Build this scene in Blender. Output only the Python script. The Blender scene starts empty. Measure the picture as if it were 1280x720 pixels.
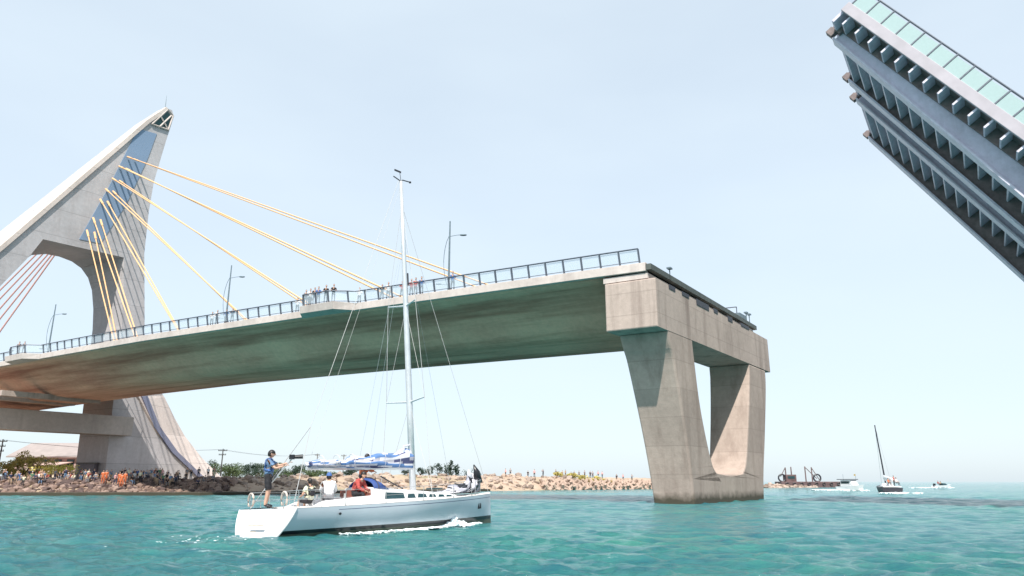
import bpy, bmesh, math, random
import numpy as np
from mathutils import Vector, Matrix, geometry, noise
random.seed(7); RNG = np.random.default_rng(7)
S = bpy.context.scene; COL = S.collection
# ------------------------------------------------------------------ camera, sky, sun, exposure
F = 900.0; PITCH = math.atan(242 / F); H = 2.0
cd = bpy.data.cameras.new('camera'); cam = bpy.data.objects.new('camera', cd); COL.objects.link(cam)
cam.location = (0, 0, H); cam.rotation_euler = (math.radians(90) + PITCH, 0, 0)
cd.sensor_width = 36; cd.lens = 36 * F / 1280; cd.clip_start = .2; cd.clip_end = 20000
S.camera = cam
SUN = Vector((-.10, -.995, 0)); SUN_EL = math.radians(53)
w = bpy.data.worlds.new("World"); S.world = w; w.use_nodes = True
nt = w.node_tree; nt.nodes.clear()
wo = nt.nodes.new('ShaderNodeOutputWorld'); bg = nt.nodes.new('ShaderNodeBackground')
sky = nt.nodes.new('ShaderNodeTexSky'); sky.sky_type = 'NISHITA'; sky.sun_disc = False
sky.sun_elevation = SUN_EL; sky.sun_rotation = math.atan2(SUN.x, SUN.y); sky.air_density = 1.0; sky.dust_density = 1.2; sky.ozone_density = 2.0
veil = nt.nodes.new('ShaderNodeMix'); veil.data_type = 'RGBA'; veil.inputs[0].default_value = .74
veil.inputs[7].default_value = (4.85, 5.55, 6.05, 1)            # thin bright overcast veil
cn = nt.nodes.new('ShaderNodeTexNoise'); cn.inputs['Scale'].default_value = 1.6; cn.inputs['Detail'].default_value = 4
tc = nt.nodes.new('ShaderNodeTexCoord'); mp = nt.nodes.new('ShaderNodeMapping'); mp.inputs['Scale'].default_value = (1, 1, 3)
nt.links.new(tc.outputs['Generated'], mp.inputs[0]); nt.links.new(mp.outputs[0], cn.inputs[0])
mr = nt.nodes.new('ShaderNodeMapRange'); mr.inputs[1].default_value = .3; mr.inputs[2].default_value = .7; mr.inputs[3].default_value = .68; mr.inputs[4].default_value = .82
nt.links.new(cn.outputs[0], mr.inputs[0]); nt.links.new(mr.outputs[0], veil.inputs[0])
nt.links.new(sky.outputs[0], veil.inputs[6]); nt.links.new(veil.outputs[2], bg.inputs[0]); bg.inputs[1].default_value = .115
nt.links.new(bg.outputs[0], wo.inputs[0])
sd = bpy.data.lights.new('sun', 'SUN'); sd.energy = 4.3; sd.angle = math.radians(.6); sd.color = (1, .95, .87)
so = bpy.data.objects.new('sun', sd); COL.objects.link(so)
sv = Vector((SUN.x * math.cos(SUN_EL), SUN.y * math.cos(SUN_EL), math.sin(SUN_EL)))
so.rotation_euler = sv.to_track_quat('Z', 'Y').to_euler(); so.location = (0, -20, 60)
S.view_settings.view_transform = 'Standard'; S.view_settings.look = 'None'; S.view_settings.exposure = .66; S.view_settings.gamma = 1
# ------------------------------------------------------------------ helpers
def ray(x, y):
    u = (360 - y) / F
    return Vector(((x - 640) / F, math.cos(PITCH) - math.sin(PITCH) * u, math.sin(PITCH) + math.cos(PITCH) * u))
def at(x, y, Y):
    r = ray(x, y); t = Y / r.y; return Vector((r.x * t, Y, H + r.z * t))
def atz(x, y, z):
    r = ray(x, y); t = (z - H) / r.z; return Vector((r.x * t, r.y * t, z))
class MB:
    def __init__(s): s.v = []; s.f = []; s.m = []
    def add(s, vs, fs, m=0):
        o = len(s.v); s.v += [tuple(v) for v in vs]; s.f += [tuple(o + i for i in f) for f in fs]; s.m += [m] * len(fs); return s
    def box(s, c, h, ax=None, m=0):        # centre, half sizes, axes
        c = Vector(c); ax = ax or (Vector((1, 0, 0)), Vector((0, 1, 0)), Vector((0, 0, 1)))
        vs = [c + ax[0] * h[0] * i + ax[1] * h[1] * j + ax[2] * h[2] * k for i in (-1, 1) for j in (-1, 1) for k in (-1, 1)]
        return s.add(vs, [(0, 1, 3, 2), (4, 6, 7, 5), (0, 4, 5, 1), (2, 3, 7, 6), (0, 2, 6, 4), (1, 5, 7, 3)], m)
    def tube(s, pts, r, n=8, m=0, cap=True):
        pts = [Vector(p) for p in pts]; rs = r if isinstance(r, (list, tuple)) else [r] * len(pts)
        rings = []
        for i, p in enumerate(pts):
            t = (pts[min(i + 1, len(pts) - 1)] - pts[max(i - 1, 0)]).normalized()
            a = t.cross(Vector((0, 0, 1)))
            if a.length < .05: a = t.cross(Vector((0, 1, 0)))
            a.normalize(); b = t.cross(a)
            rings.append([p + (a * math.cos(2 * math.pi * k / n) + b * math.sin(2 * math.pi * k / n)) * rs[i] for k in range(n)])
        vs = [v for g in rings for v in g]; fs = []
        for i in range(len(pts) - 1):
            for k in range(n): fs.append((i * n + k, i * n + (k + 1) % n, (i + 1) * n + (k + 1) % n, (i + 1) * n + k))
        if cap: fs.append(tuple(range(n))[::-1]); fs.append(tuple((len(pts) - 1) * n + k for k in range(n)))
        return s.add(vs, fs, m)
    def loft(s, rings, m=0, closed=True, cap=True):
        n = len(rings[0]); vs = [v for g in rings for v in g]; fs = []
        for i in range(len(rings) - 1):
            for k in range(n if closed else n - 1): fs.append((i * n + k, i * n + (k + 1) % n, (i + 1) * n + (k + 1) % n, (i + 1) * n + k))
        if cap and closed: fs.append(tuple(range(n))[::-1]); fs.append(tuple((len(rings) - 1) * n + k for k in range(n)))
        return s.add(vs, fs, m)
    def blob(s, c, r, m=0, sub=1, jit=.0, ax=None):
        bm = bmesh.new(); bmesh.ops.create_icosphere(bm, subdivisions=sub, radius=1); bm.verts.ensure_lookup_table()
        r = r if hasattr(r, '__len__') else (r, r, r); vs = []
        for v in bm.verts:
            k = 1 + random.uniform(-jit, jit); q = Vector((v.co.x * r[0] * k, v.co.y * r[1] * k, v.co.z * r[2] * k))
            if ax: q = ax @ q
            vs.append(Vector(c) + q)
        s.add(vs, [tuple(v.index for v in f.verts) for f in bm.faces], m); bm.free(); return s
    def build(s, name, mats, parent=None, smooth=False, world=True, bevel=0, fix=True):
        me = bpy.data.meshes.new(name); off = Vector((0, 0, 0)); used = sorted({i for f in s.f for i in f})
        if len(used) < len(s.v): mp = {q: k for k, q in enumerate(used)}; s.v = [s.v[q] for q in used]; s.f = [tuple(mp[i] for i in f) for f in s.f]
        if parent is not None and world:
            q = parent
            while q is not None: off = off + q.location; q = q.parent
        me.from_pydata([tuple(Vector(v) - off) for v in s.v] if off.length else s.v, [], s.f)
        mats = mats if isinstance(mats, (list, tuple)) else [mats]
        for m in mats: me.materials.append(m)
        if len(mats) > 1: me.polygons.foreach_set('material_index', s.m)
        if fix:
            bm = bmesh.new(); bm.from_mesh(me); bmesh.ops.recalc_face_normals(bm, faces=bm.faces); bm.to_mesh(me); bm.free()
        if smooth: me.shade_smooth()
        me.update()
        o = bpy.data.objects.new(name, me); COL.objects.link(o)
        if parent is not None: o.parent = parent
        if bevel:
            b = o.modifiers.new('bevel', 'BEVEL'); b.width = bevel; b.segments = 2; b.limit_method = 'ANGLE'; b.angle_limit = math.radians(35)
        return o
def tag(o, label=None, cat=None, group=None, kind=None):
    if label: o['label'] = label
    if cat: o['category'] = cat
    if group: o['group'] = group
    if kind: o['kind'] = kind
    return o
def thing(name, loc, label, cat, group=None, rot=None):
    o = bpy.data.objects.new(name, None); COL.objects.link(o); o.location = loc; o.empty_display_size = .3
    if rot is not None: o.rotation_euler = rot
    return tag(o, label, cat, group)
def copy_tree(o, parent=None):
    c = o.copy(); COL.objects.link(c); c.parent = parent
    for ch in list(o.children): copy_tree(ch, c)
    return c
# ------------------------------------------------------------------ materials
def newmat(name):
    m = bpy.data.materials.new(name); m.use_nodes = True
    return m, m.node_tree, m.node_tree.nodes['Principled BSDF']
def N(nt, t, **kw):
    n = nt.nodes.new(t)
    for k, v in kw.items(): n.inputs[k.replace('_', ' ')].default_value = v
    return n
def mixrgb(nt, fac, a, b, mode='MIX'):
    n = nt.nodes.new('ShaderNodeMix'); n.data_type = 'RGBA'; n.blend_type = mode
    for i, v in ((0, fac), (6, a), (7, b)):
        if hasattr(v, 'is_output'): nt.links.new(v, n.inputs[i])
        else: n.inputs[i].default_value = v if i == 0 else (*v, 1)
    return n.outputs[2]
def rng(nt, src, a, b, c=0, d=1):
    n = nt.nodes.new('ShaderNodeMapRange'); nt.links.new(src, n.inputs[0])
    for i, v in enumerate((a, b, c, d)): n.inputs[i + 1].default_value = v
    return n.outputs[0]
def pos_noise(nt, scale, vec=(1, 1, 1), detail=5, rough=.55, coord='pos', rot=0):
    if coord == 'pos': src = nt.nodes.new('ShaderNodeNewGeometry').outputs['Position']
    else: src = nt.nodes.new('ShaderNodeTexCoord').outputs['Object']
    mp = nt.nodes.new('ShaderNodeMapping'); mp.vector_type = 'TEXTURE' if rot else 'POINT'
    if rot:
        mp.inputs['Rotation'].default_value = (0, 0, rot); mp.inputs['Scale'].default_value = tuple(1 / x for x in vec)
    else: mp.inputs['Scale'].default_value = vec
    nt.links.new(src, mp.inputs[0])
    n = N(nt, 'ShaderNodeTexNoise', Scale=scale, Detail=detail, Roughness=rough); nt.links.new(mp.outputs[0], n.inputs['Vector'])
    return n.outputs[0]
def simple(name, col, rough=.6, metal=0, var=.25, scale=6, bump=0, coord='obj', spec=None):
    m, nt, b = newmat(name)
    f = rng(nt, pos_noise(nt, scale, coord=coord), .3, .7)
    c = mixrgb(nt, f, tuple(x * (1 - var) for x in col), tuple(min(1, x * (1 + var * .5)) for x in col))
    nt.links.new(c, b.inputs['Base Color']); b.inputs['Roughness'].default_value = rough; b.inputs['Metallic'].default_value = metal
    if spec is not None: b.inputs['Specular IOR Level'].default_value = spec
    if bump:
        bp = N(nt, 'ShaderNodeBump', Strength=bump, Distance=.05); nt.links.new(pos_noise(nt, scale * 3, coord=coord), bp.inputs['Height']); nt.links.new(bp.outputs[0], b.inputs['Normal'])
    return m
def concrete(name, col, joint=0, stain=.5, dark=(.16, .11, .085), streak_axis='z', light=None, patch=.5, tide=False, jmod=.55, rot=0):
    m, nt, b = newmat(name)
    big = rng(nt, pos_noise(nt, .12, detail=6), .35, .68)
    c = mixrgb(nt, big, tuple(x * .82 for x in col), light or tuple(min(1, x * 1.15) for x in col))
    fine = rng(nt, pos_noise(nt, 1.6, detail=6, rough=.7), .3, .75)
    c = mixrgb(nt, fine, c, tuple(x * .72 for x in col)) if False else mixrgb(nt, .35, c, mixrgb(nt, fine, tuple(x * .6 for x in col), tuple(min(1, x * 1.3) for x in col)))
    vec = (1, 1, .07) if streak_axis == 'z' else (.08, 1, 1)
    st = rng(nt, pos_noise(nt, .55 if streak_axis == 'z' else .3, vec, 7, .65, rot=rot), .5 if streak_axis == 'z' else .44, .74 if streak_axis == 'z' else .66)
    ml = nt.nodes.new('ShaderNodeMath'); ml.operation = 'MULTIPLY'; ml.inputs[1].default_value = stain; nt.links.new(st, ml.inputs[0])
    c = mixrgb(nt, ml.outputs[0], c, dark)
    g = nt.nodes.new('ShaderNodeNewGeometry'); sx = nt.nodes.new('ShaderNodeSeparateXYZ'); nt.links.new(g.outputs['Position'], sx.inputs[0])
    if joint:
        d = nt.nodes.new('ShaderNodeMath'); d.operation = 'DIVIDE'; d.inputs[1].default_value = joint; nt.links.new(sx.outputs[2], d.inputs[0])
        fr = nt.nodes.new('ShaderNodeMath'); fr.operation = 'FRACT'; nt.links.new(d.outputs[0], fr.inputs[0])
        lt = nt.nodes.new('ShaderNodeMath'); lt.operation = 'LESS_THAN'; lt.inputs[1].default_value = .1 / joint; nt.links.new(fr.outputs[0], lt.inputs[0])
        ml = nt.nodes.new('ShaderNodeMath'); ml.operation = 'MULTIPLY'; ml.inputs[1].default_value = jmod; nt.links.new(lt.outputs[0], ml.inputs[0])
        c = mixrgb(nt, ml.outputs[0], c, tuple(x * .35 for x in col))
        fl = nt.nodes.new('ShaderNodeMath'); fl.operation = 'FLOOR'; nt.links.new(d.outputs[0], fl.inputs[0])
        wn = nt.nodes.new('ShaderNodeTexWhiteNoise'); wn.noise_dimensions = '1D'; nt.links.new(fl.outputs[0], wn.inputs['W'])
        lift = rng(nt, wn.outputs[0], 0, 1, 0, .22)
        c = mixrgb(nt, lift, c, tuple(x * .5 for x in col))
    if tide:
        ns = pos_noise(nt, 1.2, detail=5); ad = nt.nodes.new('ShaderNodeMath'); ad.operation = 'ADD'; nt.links.new(ns, ad.inputs[0]); nt.links.new(sx.outputs[2], ad.inputs[1])
        tf = rng(nt, ad.outputs[0], .85, 1.6, .92, 0); c = mixrgb(nt, tf, c, (.05, .045, .03))
    nt.links.new(c, b.inputs['Base Color']); b.inputs['Roughness'].default_value = .88; b.inputs['Specular IOR Level'].default_value = .3
    bp = N(nt, 'ShaderNodeBump', Strength=.35, Distance=.06); nt.links.new(pos_noise(nt, 3.5, detail=8, rough=.7), bp.inputs['Height']); nt.links.new(bp.outputs[0], b.inputs['Normal'])
    return m
ROTD = math.atan2(.493, -.870)
M_PIER = concrete('pier_concrete', (.43, .345, .30), joint=2.6, stain=.75, dark=(.21, .155, .13), tide=True, jmod=.22)
M_CAP = concrete('cap_concrete', (.47, .38, .335), joint=2.1, stain=.95, dark=(.2, .15, .13), jmod=.25)
M_TOWER = concrete('tower_concrete', (.49, .465, .475), joint=5.5, stain=.25, dark=(.25, .2, .19), jmod=.5)
M_TWLOW = concrete('tower_leg_concrete', (.42, .34, .31), joint=6.5, stain=.35, dark=(.2, .15, .13))
M_SOFFIT = concrete('soffit_concrete', (.74, .42, .31), stain=.8, dark=(.27, .10, .07), streak_axis='d', light=(.78, .54, .39), rot=ROTD)
M_FASCIA = concrete('fascia_concrete', (.55, .48, .45), stain=.45, dark=(.3, .24, .22))
M_BEAM = concrete('beam_concrete', (.47, .42, .39), stain=.3)
M_BUTT = concrete('buttress_concrete', (.68, .58, .53), joint=6, stain=.12)  # paler than the tower: sunlight on the buttress is put into the colour
M_RAIL = simple('rail_dark_metal', (.13, .145, .18), .45, .3)
M_PANEL = simple('rail_mesh_panel', (.62, .70, .78), .35, 0, .05); M_PANEL.node_tree.nodes['Principled BSDF'].inputs['Alpha'].default_value = .28
M_STEEL = concrete('leaf_steel', (.68, .63, .75), stain=.3, dark=(.2, .17, .2), patch=.3)
M_STEELL = simple('leaf_pale_steel', (.64, .60, .70), .5, 0, .15, 2)
M_FASC2 = simple('leaf_edge_concrete', (.44, .40, .44), .6, 0, .12, 1)
M_STEELB = simple('leaf_blue_steel', (.17, .22, .36), .45, .1, .2, 1.5)
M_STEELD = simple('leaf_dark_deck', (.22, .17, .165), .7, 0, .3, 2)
M_STRIP = simple('blue_strip', (.20, .28, .40), .85, 0, .05, .3)
M_CABLE = simple('cable_yellow', (.80, .47, .24), .5, 0, .1)
M_CABLE2 = simple('cable_red', (.74, .42, .38), .5, 0, .1)
M_GLASS = simple('dark_green_glass', (.02, .07, .07), .12, .3)
M_WHITE = simple('white_gelcoat', (.70, .70, .71), .25, 0, .06, 1.2)
M_HULL = simple('hull_gelcoat', (.60, .635, .70), .22, 0, .06, .9)
M_BUOY = simple('buoy_cream', (.55, .47, .42), .7)
M_DECK = simple('deck_nonskid', (.78, .75, .72), .6, 0, .08, 2)
M_BLACK = simple('black', (.012, .013, .018), .35)
M_STRIPE = simple('navy_stripe', (.09, .11, .2), .35)
M_ANTI = simple('antifouling', (.10, .12, .09), .6)
M_ALU = simple('aluminium', (.66, .68, .70), .32, .5, .1, 3)
M_STAIN = simple('stainless', (.45, .45, .45), .35, .6, .1)
M_WOOD = simple('brown_cockpit_wood', (.20, .06, .04), .5, 0, .3, 4)
M_WINDOW = simple('smoked_window', (.015, .05, .06), .08)
M_BLUE = simple('blue_canvas', (.03, .07, .24), .75, 0, .3, 5, .2)
M_LAMP = simple('lamp_post_grey', (.16, .21, .24), .5, .3)
M_DARKPAINT = simple('dark_paint', (.03, .03, .04), .5)
M_ORANGE = simple('orange_red', (.75, .12, .04), .7)
M_ROOF = simple('pale_roof', (.33, .28, .265), .6, 0, .15, .6)
M_ROOF2 = simple('pink_roof', (.58, .40, .35), .7, 0, .2, .6)
M_WALL = simple('house_wall', (.42, .30, .28), .8, 0, .2, .5)
M_WALL2 = simple('house_wall_cream', (.62, .52, .42), .8, 0, .2, .5)
M_BARK = simple('bark', (.12, .08, .05), .9, 0, .4, 3)
M_POLE = simple('pole_grey', (.16, .15, .14), .8)
def leafmat(name, a, b, c):
    m, nt, bs = newmat(name)
    f = rng(nt, pos_noise(nt, .5, detail=3), .35, .65); f2 = rng(nt, pos_noise(nt, 3, detail=2), .35, .65)
    nt.links.new(mixrgb(nt, f2, mixrgb(nt, f, a, b), c), bs.inputs['Base Color']); bs.inputs['Roughness'].default_value = .7
    bs.inputs['Specular IOR Level'].default_value = .2; return m
M_LEAF = leafmat('leaf_green', (.08, .12, .055), (.13, .16, .07), (.05, .085, .04))
M_LEAFD = leafmat('leaf_dark', (.03, .06, .04), (.055, .08, .045), (.02, .04, .03))
M_LEAFY = leafmat('leaf_olive', (.44, .40, .11), (.30, .32, .09), (.54, .42, .15))
# ------------------------------------------------------------------ water
def make_water():
    fine = np.linspace(-50, 50, 640); ang = np.radians(np.concatenate([np.linspace(-180, -52, 60), fine, np.linspace(52, 180, 60)]))
    r = np.concatenate([[.5, 3, 6, 9], np.geomspace(12, 700, 760), np.geomspace(720, 9000, 30)])
    A, Rr = np.meshgrid(ang, r); X = np.sin(A) * Rr; Y = np.cos(A) * Rr; Z = np.zeros_like(X); DX = np.zeros_like(X); DY = np.zeros_like(X)
    rg = np.random.default_rng(3); dr = Rr * .0054
    for i in range(110):
        lam = 10 ** rg.uniform(math.log10(.45), math.log10(4.2)); k = 2 * math.pi / lam
        th = math.radians(rg.normal(262, 30)); amp = .0088 * lam ** .45 * rg.uniform(.6, 1.3); ph = rg.uniform(0, 6.28)
        fade = np.clip((lam / (dr * 3.0)) - .7, 0, 1)
        arg = k * (X * math.cos(th) + Y * math.sin(th)) + ph + .8 * np.sin(X * .11 + i) + .8 * np.sin(Y * .09 + i * 2)
        Z += fade * amp * np.sin(arg); q = .8
        DX -= q * fade * amp * math.cos(th) * np.cos(arg) * -1; DY -= q * fade * amp * math.sin(th) * np.cos(arg) * -1
    patch = .75 + .35 * np.sin(X * .05 + 1.3 * np.sin(Y * .04)) * np.cos(Y * .06 + .7)
    Z *= patch
    co = np.stack([X + DX * patch, Y + DY * patch, Z], -1).reshape(-1, 3)
    nr, na = X.shape; i = np.arange(nr - 1)[:, None] * na + np.arange(na - 1)[None]; q = np.stack([i, i + 1, i + na + 1, i + na], -1).reshape(-1, 4)[:, ::-1]
    me = bpy.data.meshes.new('water'); me.vertices.add(len(co)); me.vertices.foreach_set('co', co.ravel())
    me.loops.add(q.size); me.loops.foreach_set('vertex_index', q.ravel()); me.polygons.add(len(q)); me.polygons.foreach_set('loop_start', np.arange(len(q)) * 4)
    me.update(calc_edges=True); me.validate(); me.shade_smooth()
    m, nt, b = newmat('sea_water')
    f = rng(nt, pos_noise(nt, .035, (1, 1.6, 1), 4), .38, .64); f2 = rng(nt, pos_noise(nt, .8, (.45, 1.5, 1), 7, .72), .40, .66)
    c = mixrgb(nt, f, (.042, .190, .205), (.055, .250, .205)); c = mixrgb(nt, f2, c, (.018, .125, .165))
    g = nt.nodes.new('ShaderNodeNewGeometry'); sx = nt.nodes.new('ShaderNodeSeparateXYZ'); nt.links.new(g.outputs['Position'], sx.inputs[0])
    fo = pos_noise(nt, 2.6, (.5, 1.7, 1), 10, .8); hs = rng(nt, sx.outputs[2], -.02, .30, 0, .16)
    ad = nt.nodes.new('ShaderNodeMath'); ad.operation = 'ADD'; nt.links.new(fo, ad.inputs[0]); nt.links.new(hs, ad.inputs[1])
    foam = rng(nt, ad.outputs[0], .64, .78, 0, .8)
    c = mixrgb(nt, foam, c, (.62, .74, .76)); nt.links.new(c, b.inputs['Base Color'])
    b.inputs['IOR'].default_value = 1.33; nt.links.new(rng(nt, foam, 0, 1, .09, .7), b.inputs['Roughness']); b.inputs['Specular IOR Level'].default_value = .33
    bp = N(nt, 'ShaderNodeBump', Strength=1.0, Distance=.16); nt.links.new(pos_noise(nt, 3.4, (.6, 1.5, 1), 9, .78), bp.inputs['Height']); nt.links.new(bp.outputs[0], b.inputs['Normal'])
    me.materials.append(m); o = bpy.data.objects.new('water', me); COL.objects.link(o); o['kind'] = 'structure'
make_water()
# ------------------------------------------------------------------ land
SHORE = [(-260, 60), (-140, 95), (-75, 112), (-45, 116), (-31, 141), (-8, 164), (18, 188), (45, 214), (78, 242), (118, 268)]
BACK = [(122, 276), (80, 262), (40, 240), (5, 214), (-20, 215), (-20, 900), (-900, 900), (-900, 60)]
POLY = np.array(SHORE + BACK, float)
def sdist(x, y):
    p = np.stack([x, y], -1); d = np.full(x.shape, 1e9); ins = np.zeros(x.shape, bool)
    n = len(POLY)
    for i in range(n):
        a = POLY[i]; b = POLY[(i + 1) % n]; ab = b - a; t = np.clip(((p - a) @ ab) / (ab @ ab), 0, 1); q = a + t[..., None] * ab
        d = np.minimum(d, np.hypot(*(p - q).transpose(-1, *range(x.ndim))))
        c = ((a[1] > y) != (b[1] > y)) & (x < (b[0] - a[0]) * (y - a[1]) / (b[1] - a[1] + 1e-12) + a[0]); ins ^= c
    return np.where(ins, d, -d)
def land_h(x, y):
    x = np.asarray(x, float); y = np.asarray(y, float); s = sdist(x, y)
    left = np.clip((-30 - x) / 40, 0, 1); spit = np.clip((x - 45) / 60, 0, 1)
    top = 3.0 * (1 - left) * (1 - .86 * spit) + 1.9 * left + .8 * np.clip((x + 60) / 60, 0, 1) * np.clip((20 - x) / 40, 0, 1) * .5
    h = -1.2 + (top + 1.2) * np.clip((s + 2.5) / 13, 0, 1) ** .75
    far = np.clip((s - 30) / 60, 0, 1) * 1.2
    bumps = .22 * np.sin(x * .33 + 1.2 * np.sin(y * .21)) * np.cos(y * .27 + x * .1) + .1 * np.sin(x * 1.3 + y * .9)
    return h + far + bumps * np.clip((s + 1) / 6, 0, 1)
def make_land():
    xs = np.concatenate([np.linspace(-900, -160, 30), np.linspace(-155, 128, 380)]); ys = np.concatenate([np.linspace(52, 285, 300), np.linspace(290, 905, 25)])
    X, Y = np.meshgrid(xs, ys); Z = land_h(X, Y); keep = sdist(X, Y) > -6
    n = len(xs); co = np.stack([X, Y, Z], -1).reshape(-1, 3)
    i = (np.arange(len(ys) - 1)[:, None] * n + np.arange(n - 1)[None]); q = np.stack([i, i + 1, i + n + 1, i + n], -1).reshape(-1, 4)
    k = keep.ravel(); q = q[k[q].any(1)]
    mb = MB(); mb.v = [tuple(c) for c in co]; mb.f = [tuple(int(t) for t in f) for f in q]; mb.m = [0] * len(q)
    m, nt, b = newmat('sandy_ground')
    f = rng(nt, pos_noise(nt, .12, detail=6), .35, .65); c = mixrgb(nt, f, (.36, .27, .20), (.44, .34, .26))
    f2 = rng(nt, pos_noise(nt, 1.0, detail=6, rough=.7), .5, .7, 0, .6); c = mixrgb(nt, f2, c, (.24, .16, .11))
    f3 = rng(nt, pos_noise(nt, .08, detail=4), .56, .66, 0, .6); c = mixrgb(nt, f3, c, (.2, .2, .09))
    nt.links.new(c, b.inputs['Base Color']); b.inputs['Roughness'].default_value = .95
    bp = N(nt, 'ShaderNodeBump', Strength=.6, Distance=.3); nt.links.new(pos_noise(nt, 1.2, detail=8), bp.inputs['Height']); nt.links.new(bp.outputs[0], b.inputs['Normal'])
    o = mb.build('ground', m, smooth=True, fix=False); bm = bmesh.new(); bm.from_mesh(o.data); bmesh.ops.delete(bm, geom=[v for v in bm.verts if not v.link_faces], context='VERTS'); bm.to_mesh(o.data); bm.free(); o['kind'] = 'structure'
make_land()
def gz(x, y): return float(land_h(np.array([x]), np.array([y]))[0])
def along(t):
    seg = [Vector(p) for p in SHORE]; L = [0]
    for a, b in zip(seg, seg[1:]): L.append(L[-1] + (b - a).length)
    for i in range(len(seg) - 1):
        if t <= L[i + 1]: u = (t - L[i]) / (L[i + 1] - L[i]); d = (seg[i + 1] - seg[i]).normalized(); return seg[i] + (seg[i + 1] - seg[i]) * u, Vector((-d.y, d.x)), d
    return seg[-1], Vector((-d.y, d.x)), d
def rockmesh(r):
    bm = bmesh.new(); bmesh.ops.create_icosphere(bm, subdivisions=1, radius=1)
    vs = [v.co * (1 + random.uniform(-.28, .28)) for v in bm.verts]; fs = [tuple(v.index for v in f.verts) for f in bm.faces]; bm.free()
    s = Vector((r * random.uniform(.8, 1.5), r * random.uniform(.7, 1.2), r * random.uniform(.55, .9))); R = Matrix.Rotation(random.uniform(0, 6.3), 3, 'Z') @ Matrix.Rotation(random.uniform(-.5, .5), 3, 'X')
    return [R @ Vector((v.x * s.x, v.y * s.y, v.z * s.z)) for v in vs], fs
def riprap(name, t0, t1, n, rlo, rhi, dlo, dhi, mats, label):
    mb = MB()
    for i in range(n):
        p, nn, d = along(random.uniform(t0, t1)); q = p + nn * random.uniform(dlo, dhi); r = rlo + (rhi - rlo) * random.random() ** 2.2 * 1.35
        vs, fs = rockmesh(r); c = Vector((q.x, q.y, gz(q.x, q.y) + r * .15)); mb.add([v + c for v in vs], fs, random.randrange(len(mats)))
    o = mb.build(name, mats, fix=False); tag(o, label, 'rocks', kind='stuff')
RK = [simple('rock_a', (.20, .135, .11), .9, 0, .4, .7, .4, 'pos'), simple('rock_b', (.28, .20, .17), .9, 0, .3, .7, .4, 'pos'), simple('rock_c', (.11, .075, .07), .9, 0, .4, .7, .4, 'pos')]
RK2 = [simple('rock_d', (.42, .32, .26), .9, 0, .3, .7, .4, 'pos'), simple('rock_e', (.34, .27, .23), .9, 0, .3, .7, .4, 'pos'), simple('rock_f', (.20, .15, .12), .9, 0, .3, .7, .4, 'pos')]
riprap('shore_rocks', 150, 226, 2600, .22, .6, 0, 13, RK, 'reddish grey riprap rocks along the left shore')
riprap('sandbank_rocks', 224, 330, 620, .2, .75, 0, 12, RK2, 'tan boulders on the sandy bank behind the yacht')
riprap('spit_rocks', 395, 440, 350, .3, .9, -.5, 9, RK2, 'low tan boulders at the tip of the breakwater')
# concrete armour units in rows on the breakwater
def armour():
    mb = MB()
    t = 305.0
    while t < 400:
        for row, (dd, zz) in enumerate(((-1.6, 0), (.4, .8), (2.4, 1.5))):
            p, nn, d = along(t + row * .9 + random.uniform(-.2, .2)); q = p + nn * dd; c = Vector((q.x, q.y, .35 + zz * .9 * (1 - .55 * max(0, (t - 370) / 30))))
            R = Matrix.Rotation(random.uniform(0, 6.3), 3, 'Z') @ Matrix.Rotation(random.uniform(-.6, .6), 3, 'X')
            for v in ((1, 1, 1), (-1, -1, 1), (-1, 1, -1), (1, -1, -1)):
                dv = (R @ Vector(v)).normalized(); mb.tube([c, c + dv * 1.3], [.52, .34], 6)
        t += 2.3
    o = mb.build('armour_units', concrete('armour_concrete', (.42, .31, .25), stain=.3)); tag(o, 'rows of concrete tetrapods along the waterline of the breakwater', 'tetrapods', kind='stuff')
armour()
# low dark quay ledge along left shore
mb = MB(); rings = []
for t in np.linspace(60, 285, 60):
    p, nn, d = along(t); a = p - nn * 3.4; b = p - nn * 1.0
    rings.append([Vector((a.x, a.y, -1)), Vector((b.x, b.y, -1)), Vector((b.x, b.y, .48)), Vector((a.x, a.y, .42))])
mb.loft(rings); o = mb.build('quay', concrete('quay_concrete', (.16, .13, .12), stain=.6, tide=True)); o['kind'] = 'structure'
# ------------------------------------------------------------------ bridge frame
K = Vector((13.13, 63.5, 0)); D = Vector((-.870, .493, 0)).normalized(); R = Vector((.576, .817, 0)).normalized(); UZ = Vector((0, 0, 1))
def P(a, b, z): return K + D * a + R * b + UZ * z
def zf(a): return float(np.interp(a, [0, 8, 40, 75, 100, 115, 220], [20.85, 20.95, 21.25, 21.3, 20.9, 20.5, 17.2]))
BW = 28.0
def extrude_poly(mb, outer, holes, front, back, m=0):
    """outline with holes in (b,z); front(b,z,i)/back(b,z,i) give 3D points"""
    loops = [outer] + holes; flat = [p for l in loops for p in l]
    tris = geometry.tessellate_polygon([[Vector((p[0], p[1], 0)) for p in l] for l in loops]); n = len(flat)
    vs = [front(*p) for p in flat] + [back(*p) for p in flat]
    fs = [tuple(t) for t in tris] + [tuple(n + i for i in t)[::-1] for t in tris]; o = 0
    for l in loops:
        k = len(l)
        for i in range(k): fs.append((o + i, o + (i + 1) % k, n + o + (i + 1) % k, n + o + i))
        o += k
    mb.add(vs, fs, m)
def smooth_pts(pts, closed=False, n=6):
    out = []
    for i in range(len(pts) - 1):
        p0 = pts[max(i - 1, 0)]; p1 = pts[i]; p2 = pts[i + 1]; p3 = pts[min(i + 2, len(pts) - 1)]
        for k in range(n):
            t = k / n; out.append(tuple(.5 * (2 * p1[j] + (p2[j] - p0[j]) * t + (2 * p0[j] - 5 * p1[j] + 4 * p2[j] - p3[j]) * t * t + (3 * p1[j] - p0[j] - 3 * p2[j] + p3[j]) * t ** 3) for j in (0, 1)))
    out.append(pts[-1]); return out
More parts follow.
